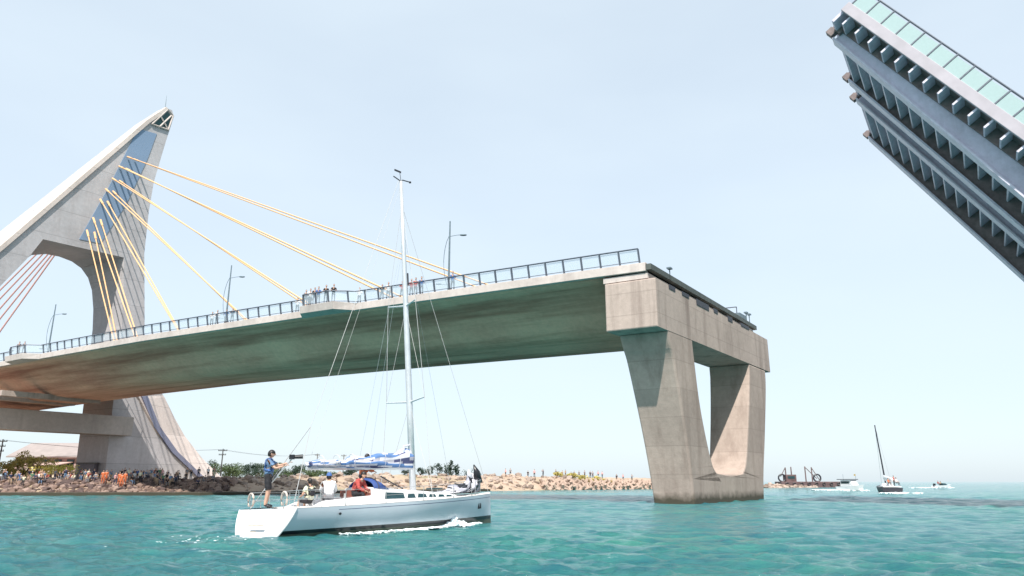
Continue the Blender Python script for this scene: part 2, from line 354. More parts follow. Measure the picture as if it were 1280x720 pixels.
# ---- pier
pier = thing('bridge_pier', P(2.5, 17, 0), 'U-shaped concrete pier rising from the water under the open end of the bridge', 'pier')
def pier_shape():
    # legs and sill
    near_out = smooth_pts([(2.2, 15.5), (2.75, 14.2), (3.5, 12.6), (5.2, 7), (6.3, 2.2), (7.0, -3)], n=5)
    far_out = smooth_pts([(27.7, -3), (28.4, 2.2), (30.2, 7), (32.2, 13), (32.5, 15.5)], n=4)
    hole = [(8.3, 15.5)] + smooth_pts([(8.5, 14.2), (9.3, 10), (10.3, 7), (11.6, 4.2), (12.6, 3.1), (14.2, 2.75), (20.0, 2.75), (21.3, 3.1), (22.4, 4.2), (23.6, 7), (25.0, 11), (25.9, 14.2)], n=4) + [(26.0, 15.5)]
    outer = near_out + far_out + hole[::-1]
    def fr(b, z): return P(.0 + .012 + .0 * z + (15.5 - z) * .012, b, z)
    def bk(b, z): return P(4.1 + z * .045, b, z)
    mb = MB(); extrude_poly(mb, outer, [], fr, bk); mb.build('pier_legs', M_PIER, pier, bevel=.25)
    mb = MB(); out = [(0, 15.5), (0.0, 20.1), (34.7, 19.75), (34.7, 15.5), (33.5, 15.35), (26, 14.45), (25.4, 14.2), (9.0, 14.2), (8.4, 14.3), (2.6, 15.3)]
    out = [(0, 15.5), (0, 20.1), (34.7, 19.75), (34.7, 15.5)]
    extrude_poly(mb, out, [], lambda b, z: P(0, b, z), lambda b, z: P(5.0, b, z)); mb.build('pier_cap', M_CAP, pier, bevel=.12)
pier_shape()
mb = MB()
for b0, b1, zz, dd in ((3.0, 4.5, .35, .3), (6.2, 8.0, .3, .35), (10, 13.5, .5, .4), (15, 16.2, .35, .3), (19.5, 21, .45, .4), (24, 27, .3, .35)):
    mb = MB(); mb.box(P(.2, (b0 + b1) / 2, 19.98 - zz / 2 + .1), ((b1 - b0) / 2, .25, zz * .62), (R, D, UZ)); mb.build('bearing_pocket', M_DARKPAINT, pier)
# ---- deck and girder
deck = thing('bridge_deck', P(60, 14, 20), 'long concrete box girder bridge deck with stained underside running left from the pier', 'bridge deck')
stA = [5.0] + list(np.arange(8, 216, 4.0))
def ringG(a):
    z = zf(a); half = [(.5, -.004), (1.2, -.14), (3.0, -.62), (5.2, -1.75), (7.2, -3.1), (8.4, -3.75), (9.6, -4.05), (11, -4.12)]
    pts = half + [(BW - b, q) for b, q in half[::-1]] + [(BW - .5, .2), (.5, .2)]
    return [P(a, b, z + q) for b, q in pts]
mb = MB(); mb.loft([ringG(a) for a in stA]); mb.build('girder_soffit', M_SOFFIT, deck, smooth=False).data.shade_smooth()
def edge_loft(sec, a0=.9, a1=214, st=4.0):
    A = [a0] + [a for a in np.arange(4, a1, st) if a > a0]
    return [[P(a, b, zf(a) + q) for b, q in sec] for a in A]
mb = MB(); mb.loft(edge_loft([(0, 0), (0, .82), (.45, .86), (.45, .66), (.5, .0)])); mb.build('fascia', M_FASCIA, deck, bevel=.03)
mb = MB(); mb.loft(edge_loft([(BW, 0), (BW, .82), (BW - .45, .86), (BW - .45, .66), (BW - .5, .0)])); mb.build('fascia', M_FASCIA, deck)
mb = MB(); mb.loft(edge_loft([(.46, .3), (.46, .70), (BW - .46, .70), (BW - .46, .3)])); mb.build('road_surface', simple('asphalt', (.055, .055, .06), .9, 0, .2, 1, 0, 'pos'), deck)
mb = MB(); mb.loft([[P(a, b, z) for b, z in ((.2, 20.2), (.2, 20.72), (31.5, 20.5), (31.5, 20.0))] for a in (.8, 5.2)]); mb.build('end_slab', M_FASCIA, deck)
mb = MB(); mb.loft([[P(a, b, z) for b, z in ((.0, 20.95), (.0, 21.5), (31.6, 21.05), (31.6, 20.55))] for a in (.35, .85)]); mb.build('expansion_joint', simple('joint_steel', (.10, .11, .10), .6, .3, .3, 2), deck)
for b in (5.5, 29.2, 30.4): mb = MB(); mb.tube([P(.8, b, 21.0), P(.8, b, 22.4)], .06, 6); mb.box(P(.8, b, 22.4), (.28, .2, .08), (R, D, UZ)); mb.build('signal_post', M_LAMP, deck)
mb = MB(); mb.box(P(1.2, 28.0, 21.6), (1.3, .4, .35), (R, D, UZ)); mb.build('lock_housing', M_LAMP, deck)
# lookout balconies widening the near edge
def balcony(a0, a1):
    out = []
    for a, q in ((a0 - 1.6, 0), (a0, -1.9), (a1, -1.9), (a1 + 1.6, 0)): out.append((a, q))
    mb = MB(); top = [P(a, q - .01, zf(a) + .84) for a, q in out]; bot = [P(a, q * .92 - .01, zf(a) - .05) for a, q in out]
    n = len(out); mb.add(top + bot, [tuple(range(n)), tuple(range(2 * n - 1, n - 1, -1))] + [(i, (i + 1) % n, n + (i + 1) % n, n + i) for i in range(n)]); mb.build('lookout_platform', M_FASCIA, deck, bevel=.03)
    return out
BAL = [(37.6, 42.8), (103, 108)]
for q in BAL: balcony(*q)
def edge_b(a):
    for a0, a1 in BAL:
        if a0 - 1.6 < a < a1 + 1.6: return -1.75 * min(1, (a - a0 + 1.6) / 1.6, (a1 + 1.6 - a) / 1.6) + .12
    return .12
# railing: handrail, slanted posts, infill panels, near side
RA = list(np.arange(1.5, 214, 1.95)); RH = 1.35
mb = MB(); 
rails = [P(a, edge_b(a) - .22, zf(a) + .84 + RH) for a in sorted(RA + [q + s for A in BAL for q in A for s in (-1.6, 1.6)])]
for i in range(0, 1): mb.tube(rails, .075, 6)
mb.build('handrail', M_RAIL, deck)
mb = MB(); mb.tube([p - UZ * (RH - .18) + R * .2 for p in rails], .035, 5); mb.build('bottom_rail', M_RAIL, deck)
stuffm = MB()
for i, a in enumerate(RA):
    b = edge_b(a); m = MB() if i < 88 else stuffm
    m.loft([[P(a + s, b + q + t, zf(a) + z) for s, t in ((-.055, -.1), (.055, -.1), (.055, .1), (-.055, .1))] for q, z in ((.1, .8), (-.2, .84 + RH))])
    if i < 88: m.build('rail_post', M_RAIL, deck)
tag(stuffm.build('rail_posts', M_RAIL, deck), kind='stuff')
for i in range(len(RA) - 1):
    a0, a1 = RA[i], RA[i + 1]
    if i >= 88: break
    b0, b1 = edge_b(a0), edge_b(a1); g = .13
    mb = MB(); mb.loft([[P(a, b + q, zf(a) + z) for q, z in ((.0, 1.0), (-.16, .72 + RH), (-.13, .72 + RH), (.03, 1.0))] for a, b in ((a0 + g, b0), (a1 - g, b1))])
    mb.build('rail_panel', M_PANEL, deck)
mb = MB(); mb.tube([P(a, BW - .1, zf(a) + 2.1) for a in RA], .07, 5)
for a in RA: mb.tube([P(a, BW - .2, zf(a) + .8), P(a, BW - .1, zf(a) + 2.1)], .06, 4)
tag(mb.build('far_railing', M_RAIL, deck), kind='stuff')
# ---- tower
TA = 128.0
def TT(z): return 10.5 if z < 48 else 10.5 - (z - 48) * .19
tower = thing('bridge_tower', P(TA + 5, 30, 1), 'tall sail-shaped concrete bridge tower leaning over the deck with a blue strip', 'bridge tower')
def bpx(x, y, a):      # point of the vertical plane at bridge station a
    r = ray(x, y); p0 = K + D * a; t = (p0.x * R.y - p0.y * R.x) / (r.x * R.y - r.y * R.x); return ((Vector((r.x * t, r.y * t, 0)) - p0).dot(R), H + r.z * t)
outerL = [(30.3, 86.3)] + [bpx(x, 308 - .858 * x, TA) for x in (183, 140, 90, 45, 0)] + [(-9, 27.5), (-17, 13), (-24, -1)]
innerL = [(-13, -1), (-8, 13), (-1, 28), (8.0, 44.0)]
arch_f = [(9.9, 48.2), (16, 48.3), (20, 48.4), (23, 48.45), (25.8, 48.5), (26.1, 46), (26.5, 43), (27.0, 38), (27.4, 34), (27.9, 18), (28.4, -1)]
arch_b = [(13.2, 47.4), (15.8, 48.3), (18.4, 48.4), (21, 48.0), (23.1, 47.0), (24.8, 45.2), (26.0, 42.6), (26.9, 38.5), (27.4, 34), (27.9, 18), (28.4, -1)]
rightL = [(52.5, -1), (51.5, 1.6), (42.8, 8.2), (38.0, 13.0), (34.6, 18.0), (33.0, 24), (32.2, 34.7), (31.2, 42), (30.0, 50.4), (29.7, 60), (29.9, 67.5), (31.2, 77), (32.4, 84.9), (31.8, 86.3)]
def arc(f, w): return f
outf = outerL + innerL + arch_f + rightL; outb = outerL + innerL + arch_b + rightL
tris = geometry.tessellate_polygon([[Vector((p[0], p[1], 0)) for p in outf]]); n = len(outf)
trib = geometry.tessellate_polygon([[Vector((p[0], p[1], 0)) for p in outb]])
mb = MB(); mb.add([P(TA, b, z) for b, z in outf] + [P(TA + TT(z), b, z) for b, z in outb], [tuple(t) for t in tris] + [tuple(n + i for i in t)[::-1] for t in trib] + [(i, (i + 1) % n, n + (i + 1) % n, n + i) for i in range(n)])
mb.build('tower_shaft', M_TOWER, tower)
def prow(mb, pts, off, th, m=0):
    extrude_poly(mb, pts, [], lambda b, z: P(TA - off - th, b, z), lambda b, z: P(TA - off, b, z), m)
mb = MB(); prow(mb, [(24.7, 78.5), (29.0, 79.0), (27.7, 72), (24.5, 60), (20.6, 50.2), (16.4, 50.0), (20.5, 63)], -.02, .12); mb.build('blue_strip', M_STRIP, tower)
mb = MB(); prow(mb, [(27.6, 81.2), (31.3, 81.3), (31.9, 84.6), (30.5, 85.6)], -.02, .1); mb.build('lantern_glass', M_GLASS, tower)
mb = MB()
for p, q in (((27.4, 80.8), (31.6, 81.0)), ((27.6, 80.9), (30.6, 85.8)), ((29.4, 81), (31.7, 84.8)), ((31.4, 81), (29.2, 83.6)), ((31.4, 81.0), (32.1, 85.0)), ((32.1, 85.0), (30.6, 86.0))):
    mb.tube([P(TA - .25, *p), P(TA - .25, *q)], .2, 4)
mb.build('lantern_frame', M_FASCIA, tower)
mb = MB(); mb.tube([P(TA + 2, 31.3, 86.0), P(TA + 2, 31.3, 90.5)], [.12, .03], 5); mb.build('antenna', M_LAMP, tower)
# outer edge rim along slanted face, and rim of arch
mb = MB()
for k in range(len(outerL) - 1):
    (b0, z0), (b1, z1) = outerL[k], outerL[k + 1]; dv = Vector((b1 - b0, z1 - z0)).normalized(); nn = Vector((-dv.y, dv.x))
    if nn.x > 0: nn = -nn
    ring = lambda b, z: [P(TA - .35, b - nn.x * .7, z - nn.y * .7), P(TA - .35, b + nn.x * .1, z + nn.y * .1), P(TA + .9, b + nn.x * .1, z + nn.y * .1), P(TA + .9, b - nn.x * .7, z - nn.y * .7)]
    mb.loft([ring(b0, z0), ring(b1, z1)])
mb.build('edge_rim', M_BUTT, tower)
mb = MB(); rimc = [(34.3, 19.5), (37.9, 13.2), (42.6, 8.1), (51.5, 1.3), (52, -1)]
mb.loft([[P(TA - .5, b - .9, z), P(TA - .5, b + .3, z + .2), P(TA + 1, b + .3, z + .2), P(TA + 1, b - .9, z)] for b, z in rimc]); mb.build('leg_rim', simple('blue_rim', (.20, .21, .30), .5), tower)
mb = MB(); rg = []
for (x0, y0), (x1, y1) in (((160, 478), (190, 474)), ((175, 499), (206, 497)), ((186, 520), (218, 522)), ((196, 538), (231, 545)), ((219, 567), (252, 572)), ((243, 588), (270, 590)), ((266, 606), (286, 605)), ((280, 616), (296, 615))):
    (b0, z0), (b1, z1) = bpx(x0, y0, TA - .45), bpx(x1, y1, TA + 5)
    rg.append([P(TA - .45, b0, z0), P(TA + 5, b1, z1), P(TA + 7, b1 - 1.2, z1), P(TA + 3.5, b0 - 1.5, z0 - .5)])
mb.loft(rg); mb.build('buttress', M_BUTT, tower)
mb = MB(); mb.loft([[P(TA - 2.2, b, 11.1), P(TA + 1.5, b, 11.1), P(TA + 1.5, b, 14.9), P(TA - 2.2, b, 14.9)] for b in (-9, 31.3)]); mb.build('cross_beam', M_BEAM, tower, bevel=.1)
mb = MB()
for a in (TA - 14, TA - 6): 
    mb.box(P(a, 9, 16.3), (8, .7, .45), (R, D, UZ))
mb.build('bearing_beams', M_CAP, deck)
# ---- stay cables
def cable(a, b, p, q, mat, r, label, group):
    c = thing('stay_cable', p, label, 'cable', group)
    mb = MB(); mb.tube([p, q], r, 6); mb.build('strand', mat, c)
    d = (q - p).normalized(); mb = MB(); mb.tube([p, p + d * 2.2], r * 1.7, 6); mb.build('anchor_sleeve', mat, c)
    mb = MB(); mb.tube([q - d * 2.5, q], r * 2, 6); mb.build('deck_socket', M_LAMP, c)
CAB = [(24.0, 71.0, 19.5), (22.6, 68.2, 34.0), (21.6, 65.0, 50.5), (20.6, 62.2, 66.5), (19.8, 59.6, 84.5), (19.0, 55.2, 97), (18.2, 52.2, 103.5)]
nm = ['topmost pair', 'second pair from the top', 'third pair from the top', 'fourth pair from the top', 'fifth pair from the top', 'sixth pair from the top', 'lowest pair']
for i, (b, z, a) in enumerate(CAB):
    for s, wd in ((-.75, 'left'), (.75, 'right')):
        side = 'left one' if s < 0 else 'right one'
        cable(0, 0, P(TA - .3, b + s * 1.0, z), P(a + s * 1.4, 14 + s * 1.2, zf(a) + 1.0), M_CABLE, .12 + .015 * (i in (1,)), f'yellow stay cable, {nm[i]}, {side}', 'yellow stay cables fanning from the tower to the deck')
bn = ['highest', 'second highest', 'third highest', 'third lowest', 'second lowest', 'lowest']
for i, (b, z, a) in enumerate([(23, 66, 205), (22.2, 63, 195), (21.4, 60.5, 186), (20.6, 58, 177), (20, 56, 169), (19.4, 54, 161)]):
    cable(0, 0, P(TA + TT(z) + .2, b, z), P(a, 14, zf(a) + 1), M_CABLE2, .17, f'reddish back stay cable seen through the tower arch, {bn[i]}', 'reddish back stay cables behind the tower')
# ---- lamps on the bridge
def lamp(a, label):
    base = P(a, .9, zf(a) + .75); L = thing('street_lamp', base, label, 'street lamp', 'street lamps along the bridge railing')
    mb = MB(); mb.tube([base, base + UZ * 8.3], [.13, .075], 8); mb.build('pole', M_LAMP, L)
    hd = Vector((1, .15, 0)).normalized()
    mb = MB(); mb.tube([base + UZ * 6.5, base + UZ * 6.7 + hd * .8, base + UZ * 6.75 + hd * 1.2], .035, 5); mb.build('arm', M_LAMP, L)
    mb = MB(); mb.blob(base + UZ * 6.75 + hd * 1.5, (.42, .2, .11), sub=2); mb.build('lamp_head', M_LAMP, L, smooth=True)
    mb = MB(); mb.tube([base + UZ * (.6 + 6 * t) - hd * (1.0 * math.sin(math.pi * t) ** .7 * .55 + .05) for t in np.linspace(0, 1, 9)], .035, 5); mb.build('bowed_brace', M_LAMP, L)
    mb = MB(); mb.tube([base + UZ * .9, base + UZ * .95 - hd * .9], .03, 5); mb.blob(base + UZ * .95 - hd * 1.1, (.35, .16, .09), sub=1); mb.build('low_lamp', M_LAMP, L)
lamp(23.65, 'tall grey street lamp on the bridge railing right of the yacht mast')
lamp(59.4, 'tall grey street lamp on the bridge railing between tower and lookout balcony')
lamp(101.2, 'tall grey street lamp on the bridge railing left of the tower')
# ------------------------------------------------------------------ raised bascule leaf
LR = Vector((.5386, .8426, 0)); LD = Vector((-.8426, .5386, 0)); TH = math.radians(55)
LL = LD * math.cos(TH) + UZ * math.sin(TH); LU = -LD * math.sin(TH) + UZ * math.cos(TH)      # along leaf (to tip), deck normal
TIP = at(1057, 6, 52.0); LEN = 26.0; W = 28.3
def Q(l, w_, d): return TIP - LL * l + LR * w_ - LU * d       # l from the tip back, w across, d below the deck
leaf = thing('bascule_leaf', Q(LEN, 14, 0), 'raised steel bascule leaf of the drawbridge with ribbed underside at upper right', 'bridge leaf')
AX = (LL, LR, LU)
def lbox(mb, l0, l1, w0, w1, d0, d1, m=0): mb.box(Q((l0 + l1) / 2, (w0 + w1) / 2, (d0 + d1) / 2), (abs(l1 - l0) / 2, abs(w1 - w0) / 2, abs(d1 - d0) / 2), AX, m)
mb = MB(); lbox(mb, .3, LEN, .3, W - .3, 0, .28); mb.build('deck_plate', M_STEELD, leaf)
mb = MB(); lbox(mb, 0, LEN, 0, .28, -.35, .5); mb.build('edge_fascia', M_FASC2, leaf, bevel=.03)
mb = MB(); lbox(mb, 0, LEN, W - .28, W, -.35, .75); mb.build('edge_fascia', M_STEELL, leaf)
def girder(w0, w1, d0, dr, mat=M_STEEL):
    mb = MB()
    rg = lambda l, d: [Q(l, w0, .285), Q(l, w1, .285), Q(l, w1, d), Q(l, w0, d)]
    mb.loft([rg(.5, d0), rg(LEN, d0 + dr)]); 
    g = mb.build('main_girder', mat, leaf)
    mb = MB(); rg = lambda l, d: [Q(l, w0 - .35, d + .004), Q(l, w1 + .35, d + .004), Q(l, w1 + .35, d + .16), Q(l, w0 - .35, d + .16)]
    mb.loft([rg(.4, d0), rg(LEN, d0 + dr)]); mb.build('bottom_flange', M_STEELL, g)
    return g
mb = MB(); lbox(mb, .5, LEN, 2.0, 2.15, .29, 1.25); mb.build('bracket_gap_shade', M_STEELD, leaf)  # dark plate added behind the brackets, standing for shade in their gaps
girder(2.2, 2.7, 2.0, 1.0); girder(10.2, 10.8, 1.9, .9, M_STEELD); girder(14.6, 15.2, 1.8, .9); girder(24.2, 24.9, 1.9, 1.1, M_STEELD)  # dark girders have the shade of the floor-beam gaps put into their colour
for l in np.arange(.9, LEN, 1.45):
    for w0, w1, dd, nm_ in ((.28, 1.99, 1.25, 'bracket'), (2.7, 10.2, 1.85, 'floor_beam'), (10.8, 14.6, 1.0, 'bracket'), (15.2, 24.2, 1.8, 'floor_beam'), (24.9, W - .28, 1.0, 'bracket')):
        mb = MB(); lbox(mb, l, l + .16, w0 + .003, w1 - .003, .29, dd); mb.build(nm_, M_STEELL, leaf)
for w_ in (2.0, 10.5, 14.9, 24.5): mb = MB(); lbox(mb, -.4, .25, w_ - .3, w_ + .3, 1.5, 2.1); lbox(mb, -.3, .6, w_ - .25, w_ + .25, .1, 1.55); mb.build('tip_bearing', M_STEELD, leaf)
mb = MB(); lbox(mb, .0, .25, .28, W - .28, .0, 1.5); mb.build('end_beam', M_STEEL, leaf)
for k in range(int(LEN / 1.6)):
    l0 = .3 + k * 1.6
    mb = MB(); lbox(mb, l0 + .07, l0 + 1.53, .10, .16, -1.55, -.35); mb.build('rail_panel', simple('leaf_panel', (.36, .47, .47), .35, 0, .04) if k == 0 else bpy.data.materials['leaf_panel'], leaf)
    mb = MB(); lbox(mb, l0 - .05, l0 + .05, .06, .2, -1.72, -.35); mb.build('rail_post', M_RAIL, leaf)
mb = MB(); mb.tube([Q(.2, .13, -1.75), Q(LEN, .13, -1.75)], .08, 6); mb.build('handrail', M_RAIL, leaf)
# pier that carries the leaf pivot, right of the picture
lp = thing('pivot_pier', Vector(Q(LEN, 14, 0)) * 1.0, 'concrete pier carrying the pivot of the raised bridge leaf', 'pier')
lp.location.z = 0; pc = lp.location.copy()
mb = MB()
for s in (-1, 1):
    c = pc + LR * s * 12 - LD * 3.5; mb.box(c + UZ * 8, (3.0, 3.5, 11), (LD, LR, UZ))
mb.build('pier_column', M_PIER, lp)
mb = MB(); mb.box(pc - LD * 4.5 + UZ * 18, (4.0, 16, 1.2), (LD, LR, UZ)); mb.build('pier_head', M_CAP, lp)
# ------------------------------------------------------------------ people
def skin_body(J, rad, edges, root=0, sub=1):
    me = bpy.data.meshes.new('tmp'); me.from_pydata(J, edges, []); o = bpy.data.objects.new('tmp', me); COL.objects.link(o)
    sk = o.modifiers.new('s', 'SKIN'); sk.use_smooth_shade = True; sk.use_x_symmetry = False; ss = o.modifiers.new('u', 'SUBSURF'); ss.levels = sub; ss.render_levels = sub
    if not me.skin_vertices: me.skin_vertices.new() if hasattr(me.skin_vertices, 'new') else None
    if not me.skin_vertices:
        bpy.context.view_layer.objects.active = o
    for i, r in enumerate(rad):
        me.skin_vertices[0].data[i].radius = r if isinstance(r, tuple) else (r, r); me.skin_vertices[0].data[i].use_root = (i == root)
    dg = bpy.context.evaluated_depsgraph_get(); dg.update(); ev = o.evaluated_get(dg); out = bpy.data.meshes.new_from_object(ev)
    v = [Vector(q.co) for q in out.vertices]; f = [tuple(p.vertices) for p in out.polygons]
    bpy.data.objects.remove(o); return v, f
def seg_d(p, a, b):
    ab = b - a; t = max(0, min(1, (p - a).dot(ab) / max(ab.length_squared, 1e-9))); return (p - a - ab * t).length
def pose_joints(pose):
    """local metres, facing +Y; returns dict"""
    st = dict(pel=(0, 0, .96), wai=(0, .0, 1.12), che=(0, .0, 1.33), nec=(0, .0, 1.49), hea=(0, .02, 1.56),
              sL=(-.175, 0, 1.42), eL=(-.235, -.02, 1.14), wL=(-.235, .08, .90), hL=(-.23, .12, .82), sR=(.175, 0, 1.42), eR=(.235, -.02, 1.14), wR=(.235, .08, .90), hR=(.23, .12, .82),
              pL=(-.095, 0, .90), kL=(-.11, .03, .49), aL=(-.115, -.02, .09), tL=(-.13, .15, .035), pR=(.095, 0, .90), kR=(.11, .03, .49), aR=(.115, -.02, .09), tR=(.13, .15, .035))
    if pose == 'walk': st.update(kL=(-.1, .17, .52), aL=(-.1, .16, .1), tL=(-.1, .33, .05), kR=(.1, -.05, .5), aR=(.1, -.25, .13), tR=(.1, -.13, .03), wL=(-.24, -.05, .9), hL=(-.24, -.05, .8), wR=(.24, .2, .95), hR=(.24, .25, .88))
    if pose == 'photo': st.update(eL=(-.26, .17, 1.26), wL=(-.10, .33, 1.42), hL=(-.06, .37, 1.49), eR=(.26, .17, 1.26), wR=(.10, .33, 1.42), hR=(.06, .37, 1.49))
    if pose == 'reach': st.update(eL=(-.20, .25, 1.30), wL=(-.12, .48, 1.38), hL=(-.10, .56, 1.41), eR=(.24, .20, 1.20), wR=(.14, .42, 1.28), hR=(.12, .50, 1.31))
    if pose == 'rail': st.update(eL=(-.26, .12, 1.18), wL=(-.2, .35, 1.12), hL=(-.18, .42, 1.1), eR=(.26, .12, 1.18), wR=(.2, .35, 1.12), hR=(.18, .42, 1.1), che=(0, .05, 1.33), nec=(0, .09, 1.48), hea=(0, .13, 1.55))
    if pose in ('sit', 'sitlean', 'sittiller'):
        dz = -.50; q = {k: (v[0], v[1], v[2] + dz) for k, v in st.items()}
        q.update(kL=(-.14, .42, .46), aL=(-.15, .44, .08), tL=(-.16, .60, .03), kR=(.14, .42, .46), aR=(.15, .44, .08), tR=(.16, .60, .03), pL=(-.1, .02, .43), pR=(.1, .02, .43),
                 eL=(-.25, .08, .68), wL=(-.16, .32, .60), hL=(-.14, .39, .58), eR=(.25, .08, .68), wR=(.16, .32, .60), hR=(.14, .39, .58))
        if pose == 'sitlean': 
            q.update(che=(0, .14, .80), nec=(0, .24, .93), hea=(0, .29, .99), sL=(-.175, .18, .88), sR=(.175, .18, .88), eL=(-.25, .30, .64), eR=(.25, .30, .64), wL=(-.12, .47, .55), wR=(.12, .47, .55), hL=(-.08, .52, .53), hR=(.08, .52, .53))
        if pose == 'sittiller': q.update(eR=(.34, .12, .72), wR=(.52, .30, .74), hR=(.58, .36, .75))
        st = q
    return {k: Vector(v) for k, v in st.items()}
NAMES = ['pel', 'wai', 'che', 'nec', 'hea', 'sL', 'eL', 'wL', 'sR', 'eR', 'wR', 'pL', 'kL', 'aL', 'tL', 'pR', 'kR', 'aR', 'tR']
RADS = dict(pel=(.15, .115), wai=(.135, .10), che=(.16, .115), nec=.055, hea=.055, sL=.07, eL=.044, wL=.03, sR=.07, eR=.044, wR=.03, pL=.085, kL=.057, aL=.038, tL=.034, pR=.085, kR=.057, aR=.038, tR=.034)
EDG = [('pel', 'wai'), ('wai', 'che'), ('che', 'nec'), ('nec', 'hea'), ('che', 'sL'), ('sL', 'eL'), ('eL', 'wL'), ('che', 'sR'), ('sR', 'eR'), ('eR', 'wR'), ('pel', 'pL'), ('pL', 'kL'), ('kL', 'aL'), ('aL', 'tL'), ('pel', 'pR'), ('pR', 'kR'), ('kR', 'aR'), ('aR', 'tR')]
def head_geo(mb, J, look=0.0, sub=2, m=0):
    c = J['hea'] + Vector((0, .02, .10)); Rz = Matrix.Rotation(look, 3, 'Z'); bm = bmesh.new(); bmesh.ops.create_icosphere(bm, subdivisions=sub, radius=1); vs = []
    for v in bm.verts:
        x, y, z = v.co; jaw = 1 - .22 * max(0, -z); q = Vector((x * .078 * jaw, y * .098 * (1 - .1 * max(0, -z)), z * .122))
        vs.append(c + Rz @ q)
    mb.add(vs, [tuple(v.index for v in f.verts) for f in bm.faces], m); bm.free()
    if sub > 1:
        mb.blob(c + Rz @ Vector((0, .102, -.012)), (.014, .022, .028), m, 1)
        for s in (-1, 1):
            mb.blob(c + Rz @ Vector((s * .078, 0, -.01)), (.012, .022, .034), m, 1); mb.blob(c + Rz @ Vector((s * .03, .088, .012)), (.014, .008, .009), m + 1, 1)
        mb.blob(c + Rz @ Vector((0, .088, -.055)), (.026, .008, .007), m + 2, 1)
    return c, Rz
def hand_geo(mb, w_, h, side, m=0):
    d = (h - w_).normalized(); up = Vector((0, 0, 1)); a = d.cross(up)
    a = a.normalized() if a.length > .05 else Vector((1, 0, 0)); b = a.cross(d).normalized()
    p = w_ + d * .05; mb.blob(p, (.04, .05, .02), m, 1, ax=Matrix((a, d, b)).transposed())
    for k, L in enumerate((.062, .075, .07, .055)):
        o = p + a * (-.027 + .018 * k) + d * .035; mb.tube([o, o + d * L * .55 - b * .008, o + d * L * .85 - b * .03], [.0095, .0085, .006], 5, m)
    o = p - a * side * .03; mb.tube([o, o + (d * .5 - a * side * .8).normalized() * .035, o + d * .055 - a * side * .045], [.011, .01, .007], 5, m)
M_EYE = simple('eye_dark', (.03, .02, .02), .3); M_LIP = simple('lip', (.45, .2, .17), .6); M_SKIN = simple('skin', (.55, .33, .24), .55, 0, .1); 
def cloth(name, c): return simple(name, c, .85, 0, .2, 5, .15)
CL = dict(white=cloth('cloth_white', (.78, .78, .80)), black=cloth('cloth_black', (.02, .02, .025)), red=cloth('cloth_red', (.42, .07, .06)), blue=cloth('cloth_blue', (.06, .13, .34)), orange=cloth('cloth_orange', (.62, .16, .06)),
          grey=cloth('cloth_grey', (.22, .22, .24)), navy=cloth('cloth_navy', (.03, .04, .09)), pink=cloth('cloth_pink', (.70, .38, .40)), tan=cloth('cloth_tan', (.42, .30, .20)), cream=cloth('cloth_cream', (.72, .70, .52)), green=cloth('cloth_green', (.10, .2, .12)), denim=cloth('cloth_denim', (.13, .22, .36)))
M_HAIR = simple('hair_black', (.015, .012, .012), .5)
